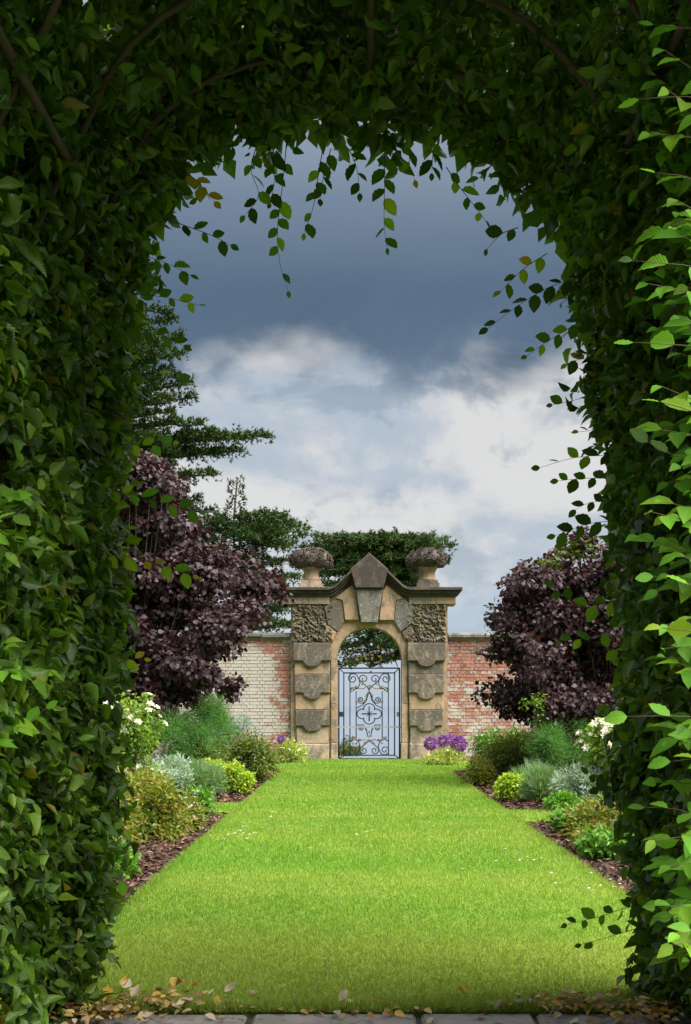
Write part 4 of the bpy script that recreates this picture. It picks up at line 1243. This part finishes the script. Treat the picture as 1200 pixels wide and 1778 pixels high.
def leafy(t, lobes, n_clump, per, L, W, cols, mat, tpl, clump_r, base, stem_r, shell=.55, droop=.5, face_up=.45, name='leaves', keep=None, stems=True, spread=.2):
    """leaves in clumps through the lobes (centre, radii); branches run from the base to the clumps"""
    lob = [(np.array(c, float), np.array(r, float)) for c, r in lobes]
    vol = np.array([np.prod(r) ** .67 for c, r in lob]); vol /= vol.sum()
    cc, nn = [], []
    wood = MB()
    b = Vector(base)
    for i in range(n_clump):
        c, r = lob[rng.choice(len(lob), p=vol)]
        d = rand_unit(1)[0]
        q = shell + (1 - shell) * rng.random() ** .6
        p = c + d * r * q
        if p[2] < base[2] + .04:
            p[2] = base[2] + .04 + rng.random() * .1
        cc.append(p); nn.append(d / r * r.mean())
        if stems and i % (2 if n_clump < 420 else 9) == 0:
            mid = b.lerp(Vector(p), .5) + Vector((random.gauss(0, .05), random.gauss(0, .05), .12 * (Vector(p) - b).length))
            wood.tube([b, b.lerp(mid, .5) + Vector((random.gauss(0, .02), random.gauss(0, .02), 0)), mid, Vector(p)], [stem_r, stem_r * .7, stem_r * .4, stem_r * .12], 4, False)
    cc = np.array(cc); nn = unit(np.array(nn))
    n = n_clump * per
    C0 = np.repeat(cc, per, 0); N0 = np.repeat(nn, per, 0)
    off = rand_unit(n) * (clump_r * rng.random((n, 1)) ** .5)
    P = C0 + off
    D = unit(N0 * .55 + unit(off) * .6 + rng.normal(size=(n, 3)) * .45 - np.array([0, 0, droop]))
    Nn = N0 * .5 + np.array([0, 0, face_up]) + rng.normal(size=(n, 3)) * .45
    ok = P[:, 2] > base[2] + .02
    if keep is not None:
        ok &= keep(P)
    Ls = L * rng.uniform(.65, 1.25, n)
    C = palette(n, cols, spread)
    o = link(name, leaves_mesh(name, P[ok], D[ok], Nn[ok], Ls[ok], (Ls * (W / L) * rng.uniform(.85, 1.15, n))[ok], C[ok], mat, tpl), t)
    o['kind'] = 'stuff'
    if stems:
        w = wood.build('branches', M['bark'], t, True)
        w['kind'] = 'stuff'
    return cc, nn

PLUM = [(.030, .0155, .019), (.045, .024, .029), (.021, .012, .016), (.075, .033, .028), (.085, .065, .075), (.05, .03, .04)]
def in_poly(x, y, poly):
    c = False
    for i in range(len(poly)):
        (x0, y0), (x1, y1) = poly[i - 1], poly[i]
        if (y0 > y) != (y1 > y) and x < (x1 - x0) * (y - y0) / (y1 - y0) + x0:
            c = not c
    return c
def sprays(outline, Y, n, depth, r, slope):
    """small flattened lobes filling a measured outline, edge sprays hanging outward"""
    k = Y / F
    out = []
    xs = [p[0] for p in outline]; ys = [p[1] for p in outline]
    while len(out) < n:
        x, y = random.uniform(min(xs), max(xs)), random.uniform(min(ys), max(ys))
        if in_poly(x, y, outline):
            c = at(x, y, Y + random.uniform(-depth, depth))
            q = random.uniform(.6, 1.25) * r
            out.append((tuple(c), (q, q * .9, q * .48)))
    for i, p in enumerate(outline):
        p0 = outline[i - 1]
        m = max(1, int(math.hypot(p[0] - p0[0], p[1] - p0[1]) / 26))
        for j in range(m):
            t = (j + random.random()) / m
            c = at(p0[0] + (p[0] - p0[0]) * t + random.gauss(0, 15), p0[1] + (p[1] - p0[1]) * t + random.gauss(0, 13), Y + random.uniform(-depth, depth) * .7)
            q = random.uniform(.3, .75) * r
            out.append((tuple(c), (q, q * .8, q * .42)))
    return out
def build_plum():
    Y = 17.6
    base = (-3.6, Y, 0.05)
    t = thing('purple_bush', 'large purple leaved bush overhanging the left flower bed', 'bush', base)
    o = [(60, 1230), (60, 860), (170, 815), (225, 800), (275, 830), (305, 905), (360, 945), (420, 975), (460, 1022), (455, 1075), (425, 1115), (390, 1160), (380, 1195), (310, 1215), (200, 1232)]
    leafy(t, sprays(o, Y, 120, 1.0, .42, 0) + sprays([(80, 1200), (80, 900), (280, 900), (330, 1000), (280, 1180)], Y, 40, 1.0, .4, 0), 2000, 34, .078, .062, PLUM, M['plum_leaf'], T_ROUND, .17, base, .035, .3, .5, .5, spread=.3)
    Y = 17.0
    base = (3.55, Y, 0.05)
    t = thing('purple_bush', 'smaller purple leaved bush with green tips beside the right hedge', 'bush', base)
    o = [(1130, 1265), (1130, 950), (1040, 945), (975, 965), (905, 995), (885, 1045), (872, 1090), (905, 1130), (890, 1165), (845, 1185), (850, 1210), (905, 1225), (935, 1250), (1010, 1266)]
    leafy(t, sprays(o, Y, 70, .8, .38, 0) + sprays([(1110, 1250), (1110, 990), (960, 1000), (925, 1080), (950, 1240)], Y, 36, .9, .4, 0), 1700, 32, .072, .056, PLUM, M['plum_leaf'], T_ROUND, .16, base, .03, .3, .45, .5, spread=.3)
    B = lambda x, y, dy=0: tuple(at(x, y, Y + dy))
    c = [B(985, 955), B(1010, 960), B(960, 980), B(900, 1060), B(1030, 950), B(875, 1085), B(940, 985), B(1040, 975)]
    leafy(t, [(q, (.18, .2, .13)) for q in c], 40, 14, .075, .055, [(.08, .125, .02), (.10, .14, .025), (.07, .055, .03)], M['bed_leaf'], T_ROUND, .12, base, .01, .2, .2, .6, name='green_tips', stems=False)
build_plum()

# ------------------------------------------------------------------ flower bed planting
SPECIES = {
    'tan':    dict(cols=[(.17, .24, .03), (.13, .21, .026), (.24, .20, .035), (.28, .16, .04), (.10, .175, .026), (.21, .26, .035)], L=.05, W=.022, tpl=T_LITE, droop=.0, up=.5, per=26, cr=.10),
    'olive':  dict(cols=[(0.128, 0.206, 0.029), (0.102, 0.177, 0.026), (0.166, 0.227, 0.033), (0.218, 0.142, 0.039), (0.077, 0.142, 0.023)], L=.055, W=.028, tpl=T_LITE, droop=.1, up=.5, per=24, cr=.11),
    'fennel': dict(cols=[(.16, .27, .05), (.11, .22, .05), (0.064, 0.213, 0.052), (0.090, 0.270, 0.058), (0.045, 0.156, 0.046), (0.128, 0.312, 0.065)], L=.085, W=.007, tpl=T_BLADE, droop=-.15, up=.2, per=80, cr=.13),
    'lime':   dict(cols=[(0.346, 0.469, 0.039), (0.282, 0.426, 0.039), (0.410, 0.500, 0.058), (0.218, 0.341, 0.033)], L=.045, W=.032, tpl=T_LITE, droop=.1, up=.7, per=26, cr=.07),
    'silver': dict(cols=[(0.384, 0.500, 0.442), (0.307, 0.426, 0.364), (0.461, 0.500, 0.500), (0.218, 0.327, 0.260)], L=.06, W=.014, tpl=T_LITE, droop=-.3, up=.3, per=34, cr=.09),
    'lavend': dict(cols=[(0.141, 0.256, 0.091), (0.179, 0.298, 0.130), (0.115, 0.220, 0.065), (0.230, 0.312, 0.208)], L=.11, W=.010, tpl=T_BLADE, droop=-.7, up=.2, per=46, cr=.09),
    'green':  dict(cols=[(0.090, 0.241, 0.026), (0.115, 0.284, 0.033), (0.070, 0.185, 0.026), (0.166, 0.312, 0.039)], L=.06, W=.03, tpl=T_LITE, droop=.0, up=.5, per=24, cr=.09),
    'rose':   dict(cols=[(0.141, 0.270, 0.033), (0.102, 0.213, 0.026), (0.192, 0.312, 0.039), (0.218, 0.284, 0.033)], L=.055, W=.035, tpl=T_LITE, droop=.2, up=.6, per=22, cr=.10),
    'blue':   dict(cols=[(0.192, 0.284, 0.221), (0.154, 0.256, 0.169), (0.282, 0.355, 0.390), (0.256, 0.341, 0.312)], L=.08, W=.012, tpl=T_BLADE, droop=-.5, up=.2, per=44, cr=.11),
    'yellow': dict(cols=[(0.384, 0.469, 0.078), (0.307, 0.426, 0.065), (0.486, 0.500, 0.156), (0.243, 0.355, 0.052), (0.500, 0.500, 0.286)], L=.09, W=.02, tpl=T_LITE, droop=-.25, up=.4, per=24, cr=.10),
}
def flower_mesh(name, cols, r, petals=6, cup=.5):
    P = np.zeros((petals * 2, 3)); a = np.arange(petals * 2) * 2 * np.pi / petals
    a[petals:] += np.pi / petals
    c = np.where(np.arange(petals * 2) < petals, cup, cup * 2.2)
    D = np.stack([np.cos(a), np.sin(a), c], 1)
    Nn = np.stack([-np.cos(a) * c, -np.sin(a) * c, np.ones(petals * 2)], 1)
    return leaves_mesh(name, P, D, Nn, np.where(np.arange(petals * 2) < petals, r, r * .7), r * .85, palette(petals * 2, cols, .06), M['petal'], T_LITE)
FLOWERS = {'white': [flower_mesh('flower', [(.78, .74, .64), (.72, .66, .52)], .055) for _ in range(3)] + [flower_mesh('flower', [(.72, .58, .40), (.76, .70, .58)], .036)],
           'lilac': [flower_mesh('flower', [(.52, .46, .58), (.60, .57, .62)], .02)], 'blue': [flower_mesh('flower', [(.24, .26, .48), (.32, .34, .55)], .024)], 'cream': [flower_mesh('flower', [(.66, .68, .42), (.7, .72, .55)], .03)]}

def plant(sp, label, cat, lobes, clumps, flowers=None, nf=0, group=None, name=None, scale=1.0):
    d = SPECIES[sp]
    c0, r0 = np.array(lobes[0][0]), np.array(lobes[0][1])
    extra = []
    for c, r in lobes:                       # straggling side shoots
        for _ in range(9):
            a, e = random.uniform(0, 6.28), random.uniform(-.1, 1.2)
            q = np.array(c) + np.array(r) * np.array((math.cos(a) * math.cos(e), math.sin(a) * math.cos(e), math.sin(e))) * random.uniform(.65, 1.02)
            extra.append((tuple(q), tuple(np.array(r) * random.uniform(.12, .3))))
    lobes = list(lobes) + extra
    clumps = int(clumps * 1.35)
    base = (float(c0[0]), float(c0[1]), .03)
    t = thing(name or cat.replace(' ', '_'), label, cat, base, group)
    cc, nn = leafy(t, lobes, clumps, d['per'], d['L'] * scale, d['W'] * scale, d['cols'], M['bed_leaf'], d['tpl'], d['cr'] * scale ** .5, base, .007, .45, d['droop'], d['up'])
    if flowers:
        vis = [i for i in range(len(cc)) if (nn[i][2] > -.1 and nn[i][1] < .4)]
        random.shuffle(vis)
        for i in vis[:nf]:
            p = cc[i] + nn[i] * d['cr'] * .9
            o = bpy.data.objects.new('flower', random.choice(FLOWERS[flowers]))
            COL.objects.link(o)
            adopt(o, t)
            o.location = p
            o.rotation_euler = Vector((nn[i][0] * .8, nn[i][1] - .5, nn[i][2] + .5)).to_track_quat('Z', 'Y').to_euler()
    return t

def lobe(px0, px1, py0, py1, Y, dy=None):
    """an ellipsoid filling a measured width and height at distance Y"""
    a, b = at(px0, py0, Y), at(px1, py1, Y)
    c = (a + b) / 2
    rx, rz = abs(b[0] - a[0]) / 2 * .9, abs(a[2] - b[2]) / 2 * .95
    return (tuple(c), (rx, dy or max(rx, rz) * .85, rz))

def build_planting():
    # left, far bed
    plant('rose', 'bush with creamy white roses in front of the left purple bush', 'rose bush', [lobe(150, 285, 1200, 1335, 13.6), lobe(120, 230, 1240, 1360, 13.4), lobe(170, 270, 1300, 1395, 13.7)], 190, 'white', 75)
    plant('fennel', 'feathery bright green fennel under the left purple bush', 'fennel', [lobe(285, 350, 1228, 1345, 17.0), lobe(335, 398, 1216, 1330, 17.3), lobe(300, 380, 1255, 1345, 16.8), lobe(350, 372, 1210, 1260, 17.2)], 130)
    plant('fennel', 'second feathery green clump beside the fennel on the left', 'fennel', [lobe(255, 320, 1240, 1340, 16.6)], 60)
    plant('green', 'yellow green leafy clump behind the fennel on the left', 'leafy plant', [lobe(320, 400, 1215, 1260, 19.0), lobe(340, 410, 1230, 1330, 19.2)], 70)
    plant('blue', 'grey blue spiky flower clump before the limewashed wall', 'sea holly', [lobe(375, 452, 1240, 1320, 19.6), lobe(360, 420, 1250, 1325, 19.2)], 60, 'blue', 26)
    plant('olive', 'bushy olive green rose with reddish shoots at the left bed edge', 'shrub', [lobe(385, 482, 1275, 1366, 17.9), lobe(440, 484, 1300, 1366, 17.7), lobe(375, 440, 1285, 1360, 18.0)], 150)
    plant('olive', 'olive shrub between the fennel and the left edge shrub', 'shrub', [lobe(308, 395, 1275, 1345, 17.0), lobe(320, 380, 1290, 1365, 17.0)], 90)
    plant('silver', 'silvery grey santolina mound below the left rose bush', 'santolina', [lobe(205, 310, 1318, 1400, 14.2), lobe(265, 330, 1315, 1380, 14.6)], 80)
    plant('lavend', 'grey green lavender mound in the left bed', 'lavender', [lobe(305, 392, 1330, 1388, 15.1)], 85)
    plant('lavend', 'paler lavender mound next to the left santolina', 'lavender', [lobe(270, 330, 1325, 1392, 14.8)], 55)
    plant('lime', 'golden marjoram mound at the corner of the left bed', 'marjoram', [lobe(372, 442, 1328, 1384, 15.4), lobe(330, 400, 1322, 1360, 15.8)], 120)
    # left, near bed
    plant('tan', 'large spiraea with tan and green foliage in the near left bed', 'spiraea', [lobe(175, 320, 1350, 1495, 10.0), lobe(130, 240, 1360, 1515, 9.5), lobe(230, 335, 1390, 1472, 10.3), lobe(185, 295, 1338, 1420, 10.4)], 330)
    plant('green', 'low green plant at the foot of the left hedge arch', 'leafy plant', [lobe(165, 222, 1478, 1548, 7.9)], 60)
    plant('tan', 'low plant with pale lilac flowers beside the near left spiraea', 'geranium', [lobe(305, 350, 1395, 1445, 10.9)], 50, 'lilac', 22)
    plant('green', 'small green tuft at the corner of the near left bed', 'leafy plant', [lobe(325, 372, 1378, 1412, 12.4)], 30, 'lilac', 6)
    plant('yellow', 'yellow green perennial at the foot of the left pier', 'leafy plant', [lobe(478, 530, 1288, 1326, 23.4)], 46, 'cream', 8)
    # right, far bed
    plant('yellow', 'yellow green strap leaves under the purple alliums', 'leafy plant', [lobe(738, 812, 1305, 1342, 22.6)], 60, 'cream', 6)
    plant('olive', 'wide olive green shrub filling the right bed', 'shrub', [lobe(820, 925, 1285, 1372, 17.6), lobe(900, 1010, 1292, 1345, 17.4), lobe(850, 960, 1275, 1330, 18.3)], 240)
    plant('green', 'pale flowered leafy clump before the right brick wall', 'leafy plant', [lobe(815, 900, 1262, 1330, 20.5), lobe(870, 930, 1265, 1320, 20.2)], 80, 'cream', 22)
    plant('tan', 'small tan shrub at the far corner of the right bed', 'shrub', [lobe(808, 862, 1318, 1374, 17.0)], 70)
    plant('fennel', 'feathery dark green fennel under the right purple bush', 'fennel', [lobe(922, 985, 1262, 1340, 16.0), lobe(960, 1030, 1252, 1330, 16.2), lobe(940, 970, 1250, 1300, 16.1)], 100)
    plant('rose', 'white rose bush half hidden by the right side of the arch', 'rose bush', [lobe(1008, 1110, 1245, 1345, 13.2), lobe(1050, 1150, 1250, 1370, 13.0)], 120, 'white', 50)
    plant('rose', 'few pale roses showing inside the right purple bush', 'rose bush', [lobe(905, 945, 1205, 1240, 15.9), lobe(915, 965, 1230, 1330, 16.3)], 26, 'cream', 9)
    plant('lime', 'golden marjoram mound at the corner of the right bed', 'marjoram', [lobe(860, 920, 1348, 1398, 14.3)], 95)
    plant('lavend', 'grey green lavender next to the right golden mound', 'lavender', [lobe(912, 972, 1338, 1408, 13.8)], 75)
    plant('lavend', 'lavender with pale tips behind the right golden mound', 'lavender', [lobe(880, 960, 1335, 1375, 15.2)], 50, 'lilac', 10)
    plant('silver', 'large silvery artemisia mound in the right bed', 'artemisia', [lobe(955, 1052, 1336, 1412, 13.2), lobe(1000, 1080, 1345, 1410, 13.0)], 130)
    plant('green', 'fresh green tuft in front of the silvery artemisia', 'leafy plant', [lobe(950, 1010, 1385, 1425, 12.7)], 40)
    # right, near bed
    plant('tan', 'reddish tan spiraea in the near right bed', 'spiraea', [lobe(980, 1110, 1385, 1500, 10.2), lobe(1040, 1150, 1380, 1520, 9.6), lobe(1000, 1090, 1440, 1515, 9.4)], 240)
    plant('green', 'low green plant with lilac flowers in the near right bed', 'geranium', [lobe(965, 1030, 1410, 1480, 10.6)], 70, 'lilac', 26)
    plant('green', 'leafy clump under the near right spiraea', 'leafy plant', [lobe(1010, 1100, 1470, 1540, 8.9)], 60)
build_planting()

plant('olive', 'dark leafy sapling showing through the lower left of the iron gate', 'sapling', [((-.50, 26.9, .05), (.16, .3, .5)), ((-.36, 27.2, -.1), (.2, .3, .35))], 46)

def allium(px, py, Y, r, label):
    c = at(px, py, Y)
    t = thing('allium', label, 'allium', (float(c[0]), float(c[1]), .04), 'purple alliums by the gateway')
    n = 420
    d = rand_unit(n)
    P = c + d * r * .62
    D = d + rng.normal(size=(n, 3)) * .3
    o = link('flower_head', leaves_mesh('flower_head', P, D, rand_unit(n), r * .45, r * .16, palette(n, [(.28, .08, .38), (.36, .13, .46), (.22, .06, .30), (.44, .22, .52)], .12), M['petal'], T_LITE), t)
    MB().tube([(c[0], c[1], .02), (c[0] + .01, c[1], c[2] * .5), tuple(c)], .008, 5).build('stem', M['twig'], t, True)
for px, py, Y, r, lab in ((748, 1291, 22.9, .15, 'purple allium head nearest the right pier'), (797, 1292, 22.6, .175, 'large round purple allium head on the right of the clump'), (770, 1287, 23.3, .14, 'middle purple allium head of the right clump'),
                          (782, 1284, 23.6, .12, 'small purple allium head behind the right clump'), (488, 1283, 23.2, .085, 'single purple allium left of the gateway')):
    allium(px, py, Y, r, lab)

# ------------------------------------------------------------------ fallen leaves along the paving
def fallen():
    # loose litter at the hedge feet that nobody could count
    n = 520
    sx = rng.choice([-1, 1], n, p=[.55, .45])
    x = sx * (.62 + .55 * rng.random(n) ** .65)
    x = np.where(rng.random(n) < .16, rng.uniform(-.6, .6, n), x)
    y = 4.44 + rng.normal(0, .06, n) - (np.abs(x) > .85) * rng.random(n) * .25
    z = .045 + rng.random(n) * .045 * (np.abs(x) > .6)
    a = rng.uniform(0, 6.28, n)
    D = np.stack([np.cos(a), np.sin(a), rng.normal(0, .3, n)], 1)
    Nn = np.stack([rng.normal(0, .5, n), rng.normal(0, .5, n), np.ones(n)], 1)
    L = rng.uniform(.025, .05, n)
    C = palette(n, [(.46, .31, .07), (.34, .19, .06), (.52, .38, .13), (.22, .12, .05), (.58, .48, .3)], .2)
    tag(link('leaf_litter', leaves_mesh('leaf_litter', np.stack([x, y, z], 1), D, Nn, L, L * .6, C, M['dry_leaf'], T_FULL)), 'dry brown and yellow leaf litter along the paving edge', 'leaf litter', kind='stuff')
    rows = [(0, 0), (.12, .26), (.3, .44), (.5, .48), (.7, .36), (.88, .16), (1, 0)]
    kinds = {'pale': [(.62, .55, .40), (.55, .47, .33)], 'yellow': [(.50, .33, .05), (.55, .38, .08)], 'tan': [(.36, .21, .08), (.30, .16, .06)]}
    ms = {}
    for k, cs in kinds.items():
        ms[k] = []
        for c in cs:
            for _ in range(2):
                v, T, uv = leaf_template(rows, random.uniform(.1, .5), random.uniform(-.3, .3))
                v = v * np.array([.62, 1, 1]) + np.stack([np.zeros(len(v)), np.zeros(len(v)), .10 * np.sin(v[:, 1] * 5 + random.random() * 4)], 1)
                ms[k].append(mesh_np('fallen_leaf', v, T, M['dry_leaf'], True, uv, np.tile(np.array(c), (len(v), 1))))
    spots = []
    for px in (165, 172, 185, 198, 210, 222, 232, 240, 250, 262, 180, 215, 245):
        spots.append((px + random.uniform(-6, 6), random.uniform(1722, 1762), random.choice(('yellow', 'tan', 'yellow', 'pale')), 'yellowed leaf in the heap by the left hedge foot', .055))
    for px, py in ((285, 1722), (300, 1724), (318, 1720), (330, 1722), (292, 1734)):
        spots.append((px, py, random.choice(('yellow', 'tan')), 'yellow brown leaf of the small drift on the front lawn', .05))
    for px, py in ((362, 1752), (374, 1752), (385, 1753)):
        spots.append((px, py, 'yellow', 'yellow leaf lying against the paving below the small drift', .05))
    for px, py in ((445, 1729), (390, 1726), (567, 1737), (587, 1741), (363, 1730), (402, 1742), (300, 1753), (395, 1741)):
        spots.append((px, py, 'pale', 'pale curled leaf lying loose on the left front lawn', .045))
    for px, py in ((238, 1768), (252, 1769), (262, 1771), (274, 1771), (355, 1766), (590, 1776), (376, 1773), (648, 1775), (962, 1771), (1002, 1771), (1116, 1770), (1018, 1775), (755, 1770)):
        spots.append((px, py, random.choice(('pale', 'pale', 'tan')), 'dry leaf lying on the stone paving slabs', .042))
    for px in (855, 878, 895, 930, 945, 960, 978, 990, 1000, 1010, 1020, 1032, 1043, 1068, 1078, 1086, 1095, 1104, 1115, 1125, 1135):
        spots.append((px + random.uniform(-4, 4), random.uniform(1743, 1761), random.choice(('pale', 'tan', 'yellow', 'pale')), 'dry leaf in the row along the right paving edge', .055))
    for px, py in ((992, 1724), (903, 1730), (1060, 1734), (1048, 1730), (1058, 1738), (735, 1740), (840, 1741), (795, 1722), (900, 1738), (920, 1745)):
        spots.append((px, py, random.choice(('pale', 'yellow')), 'fallen leaf lying loose on the right front lawn', .045))
    ordn = ['first', 'second', 'third', 'fourth', 'fifth', 'sixth', 'seventh', 'eighth', 'ninth', 'tenth', 'eleventh', 'twelfth', 'thirteenth', 'fourteenth', 'fifteenth', 'sixteenth', 'seventeenth', 'eighteenth', 'nineteenth', 'twentieth', 'twenty-first']
    seen = {}
    spots.sort(key=lambda q: q[0])
    for px, py, k, lab, size in spots:
        z = .05 if py < 1752 else .036
        Y = F * (CAM_H - z) / (py - 1226)
        o = bpy.data.objects.new('fallen_leaf', random.choice(ms[k]))
        COL.objects.link(o)
        o.location = ((px - 638) * Y / F, Y, z + (.03 * random.random() if 'heap' in lab or 'row' in lab else .006))
        o.rotation_euler = (random.gauss(0, .35), random.gauss(0, .35), random.uniform(0, 6.28))
        sc = size * random.uniform(.8, 1.3)
        o.scale = (sc, sc, sc)
        i = seen[lab] = seen.get(lab, -1) + 1
        tag(o, '%s from left, %s' % (ordn[i], lab), 'fallen leaf', 'fallen leaves by the paving edge')
fallen()

# dense bright young growth standing out of the near right face of the arch
def bright_growth():
    tw = MB()
    P, D, Nn, C, L = [], [], [], [], []
    cols = [(.12, .30, .026), (.10, .26, .024), (.15, .34, .03), (.19, .34, .026), (.07, .17, .016)]
    for i in range(95):
        left = i >= 88
        py = random.uniform(20, 1660) if not left else random.uniform(820, 1300)
        Y = random.uniform(2.65, 3.2) if not left else random.uniform(3.0, 3.3)
        tipx = random.triangular(1095, 1235, 1180) if not left else random.uniform(-10, 35)
        tip = at(tipx, py + random.uniform(-20, 50), Y)
        sg = -1 if left else 1
        root = np.array((sg * 1.06, max(Y + random.uniform(.05, .2), 3.0 if not left else 2.7), tip[2] - random.uniform(-.02, .12)))
        mid = (root + tip) / 2 + np.array((0, 0, random.uniform(.0, .05)))
        p = smooth_path([root, mid, tip], 10)
        tw.tube(p, np.linspace(.0022, .0008, 10), 4, False)
        k = random.randint(5, 8)
        for q in range(k + 1):
            t = .25 + .75 * q / k
            j = min(8, int(t * 9))
            d = p[j + 1] - p[j]; d = d / np.linalg.norm(d)
            sd_ = np.cross(d, (0, -.5, .8)); sd_ = sd_ / np.linalg.norm(sd_) * (1 if q % 2 else -1)
            P.append(p[j] + (p[j + 1] - p[j]) * (t * 9 - j)); D.append(d * .8 + sd_ * random.uniform(.5, 1) * (q < k) + rng.normal(0, .18, 3) - np.array((0, 0, .3)))
            Nn.append(np.array((0, -.6, .8)) + rng.normal(0, .4, 3)); L.append(random.uniform(.045, .085) * (1 if q < k else .6))
            C.append(np.array(random.choice(cols)) * random.uniform(.75, 1.2))
    L = np.array(L)
    o = link('young_leaves', leaves_mesh('young_leaves', np.array(P), np.array(D), np.array(Nn), L, L * .6, np.array(C), M['leaf'], T_FULL), ARCH)
    o['kind'] = 'stuff'
    o = tw.build('young_twigs', M['twig'], ARCH)
    o['kind'] = 'stuff'
bright_growth()

# low mixed growth knitting the border plants together
def ground_cover():
    n = 520
    sd_ = rng.choice([-1, 1], n)
    y = rng.uniform(6.2, 20.5, n)
    x = sd_ * (1.95 + rng.random(n) * 1.6)
    arm0 = np.where(sd_ > 0, 11.4, 12.4); arm1 = np.where(sd_ > 0, 13.0, 13.95)
    ok = ~((y > arm0) & (y < arm1))
    x, y = x[ok] + SK(y[ok]), y[ok]
    n = len(x)
    per = 26
    h = rng.uniform(.05, .2, n) + (rng.random(n) < .25) * rng.uniform(.1, .3, n)
    C0 = np.repeat(np.stack([x, y, np.full(n, .08)], 1), per, 0)
    P = C0 + np.stack([rng.normal(0, .11, n * per), rng.normal(0, .11, n * per), rng.random(n * per) * np.repeat(h, per)], 1)
    D = unit(rng.normal(size=(n * per, 3)) * .7 + np.array([0, 0, .7]))
    kinds = np.array([(.11, .21, .03), (.16, .25, .04), (.20, .20, .05), (.13, .20, .11), (.22, .28, .05), (.09, .17, .04)])
    C = np.repeat(kinds[rng.integers(0, 6, n)], per, 0) * (1 + rng.normal(size=(n * per, 1)) * .2)
    L = rng.uniform(.03, .09, n * per)
    tag(link('ground_cover', leaves_mesh('ground_cover', P, D, rand_unit(n * per), L, L * .32, np.clip(C, .01, 1), M['bed_leaf'], T_LITE)), 'low mixed green growth between the border plants', 'ground cover', kind='stuff')
ground_cover()
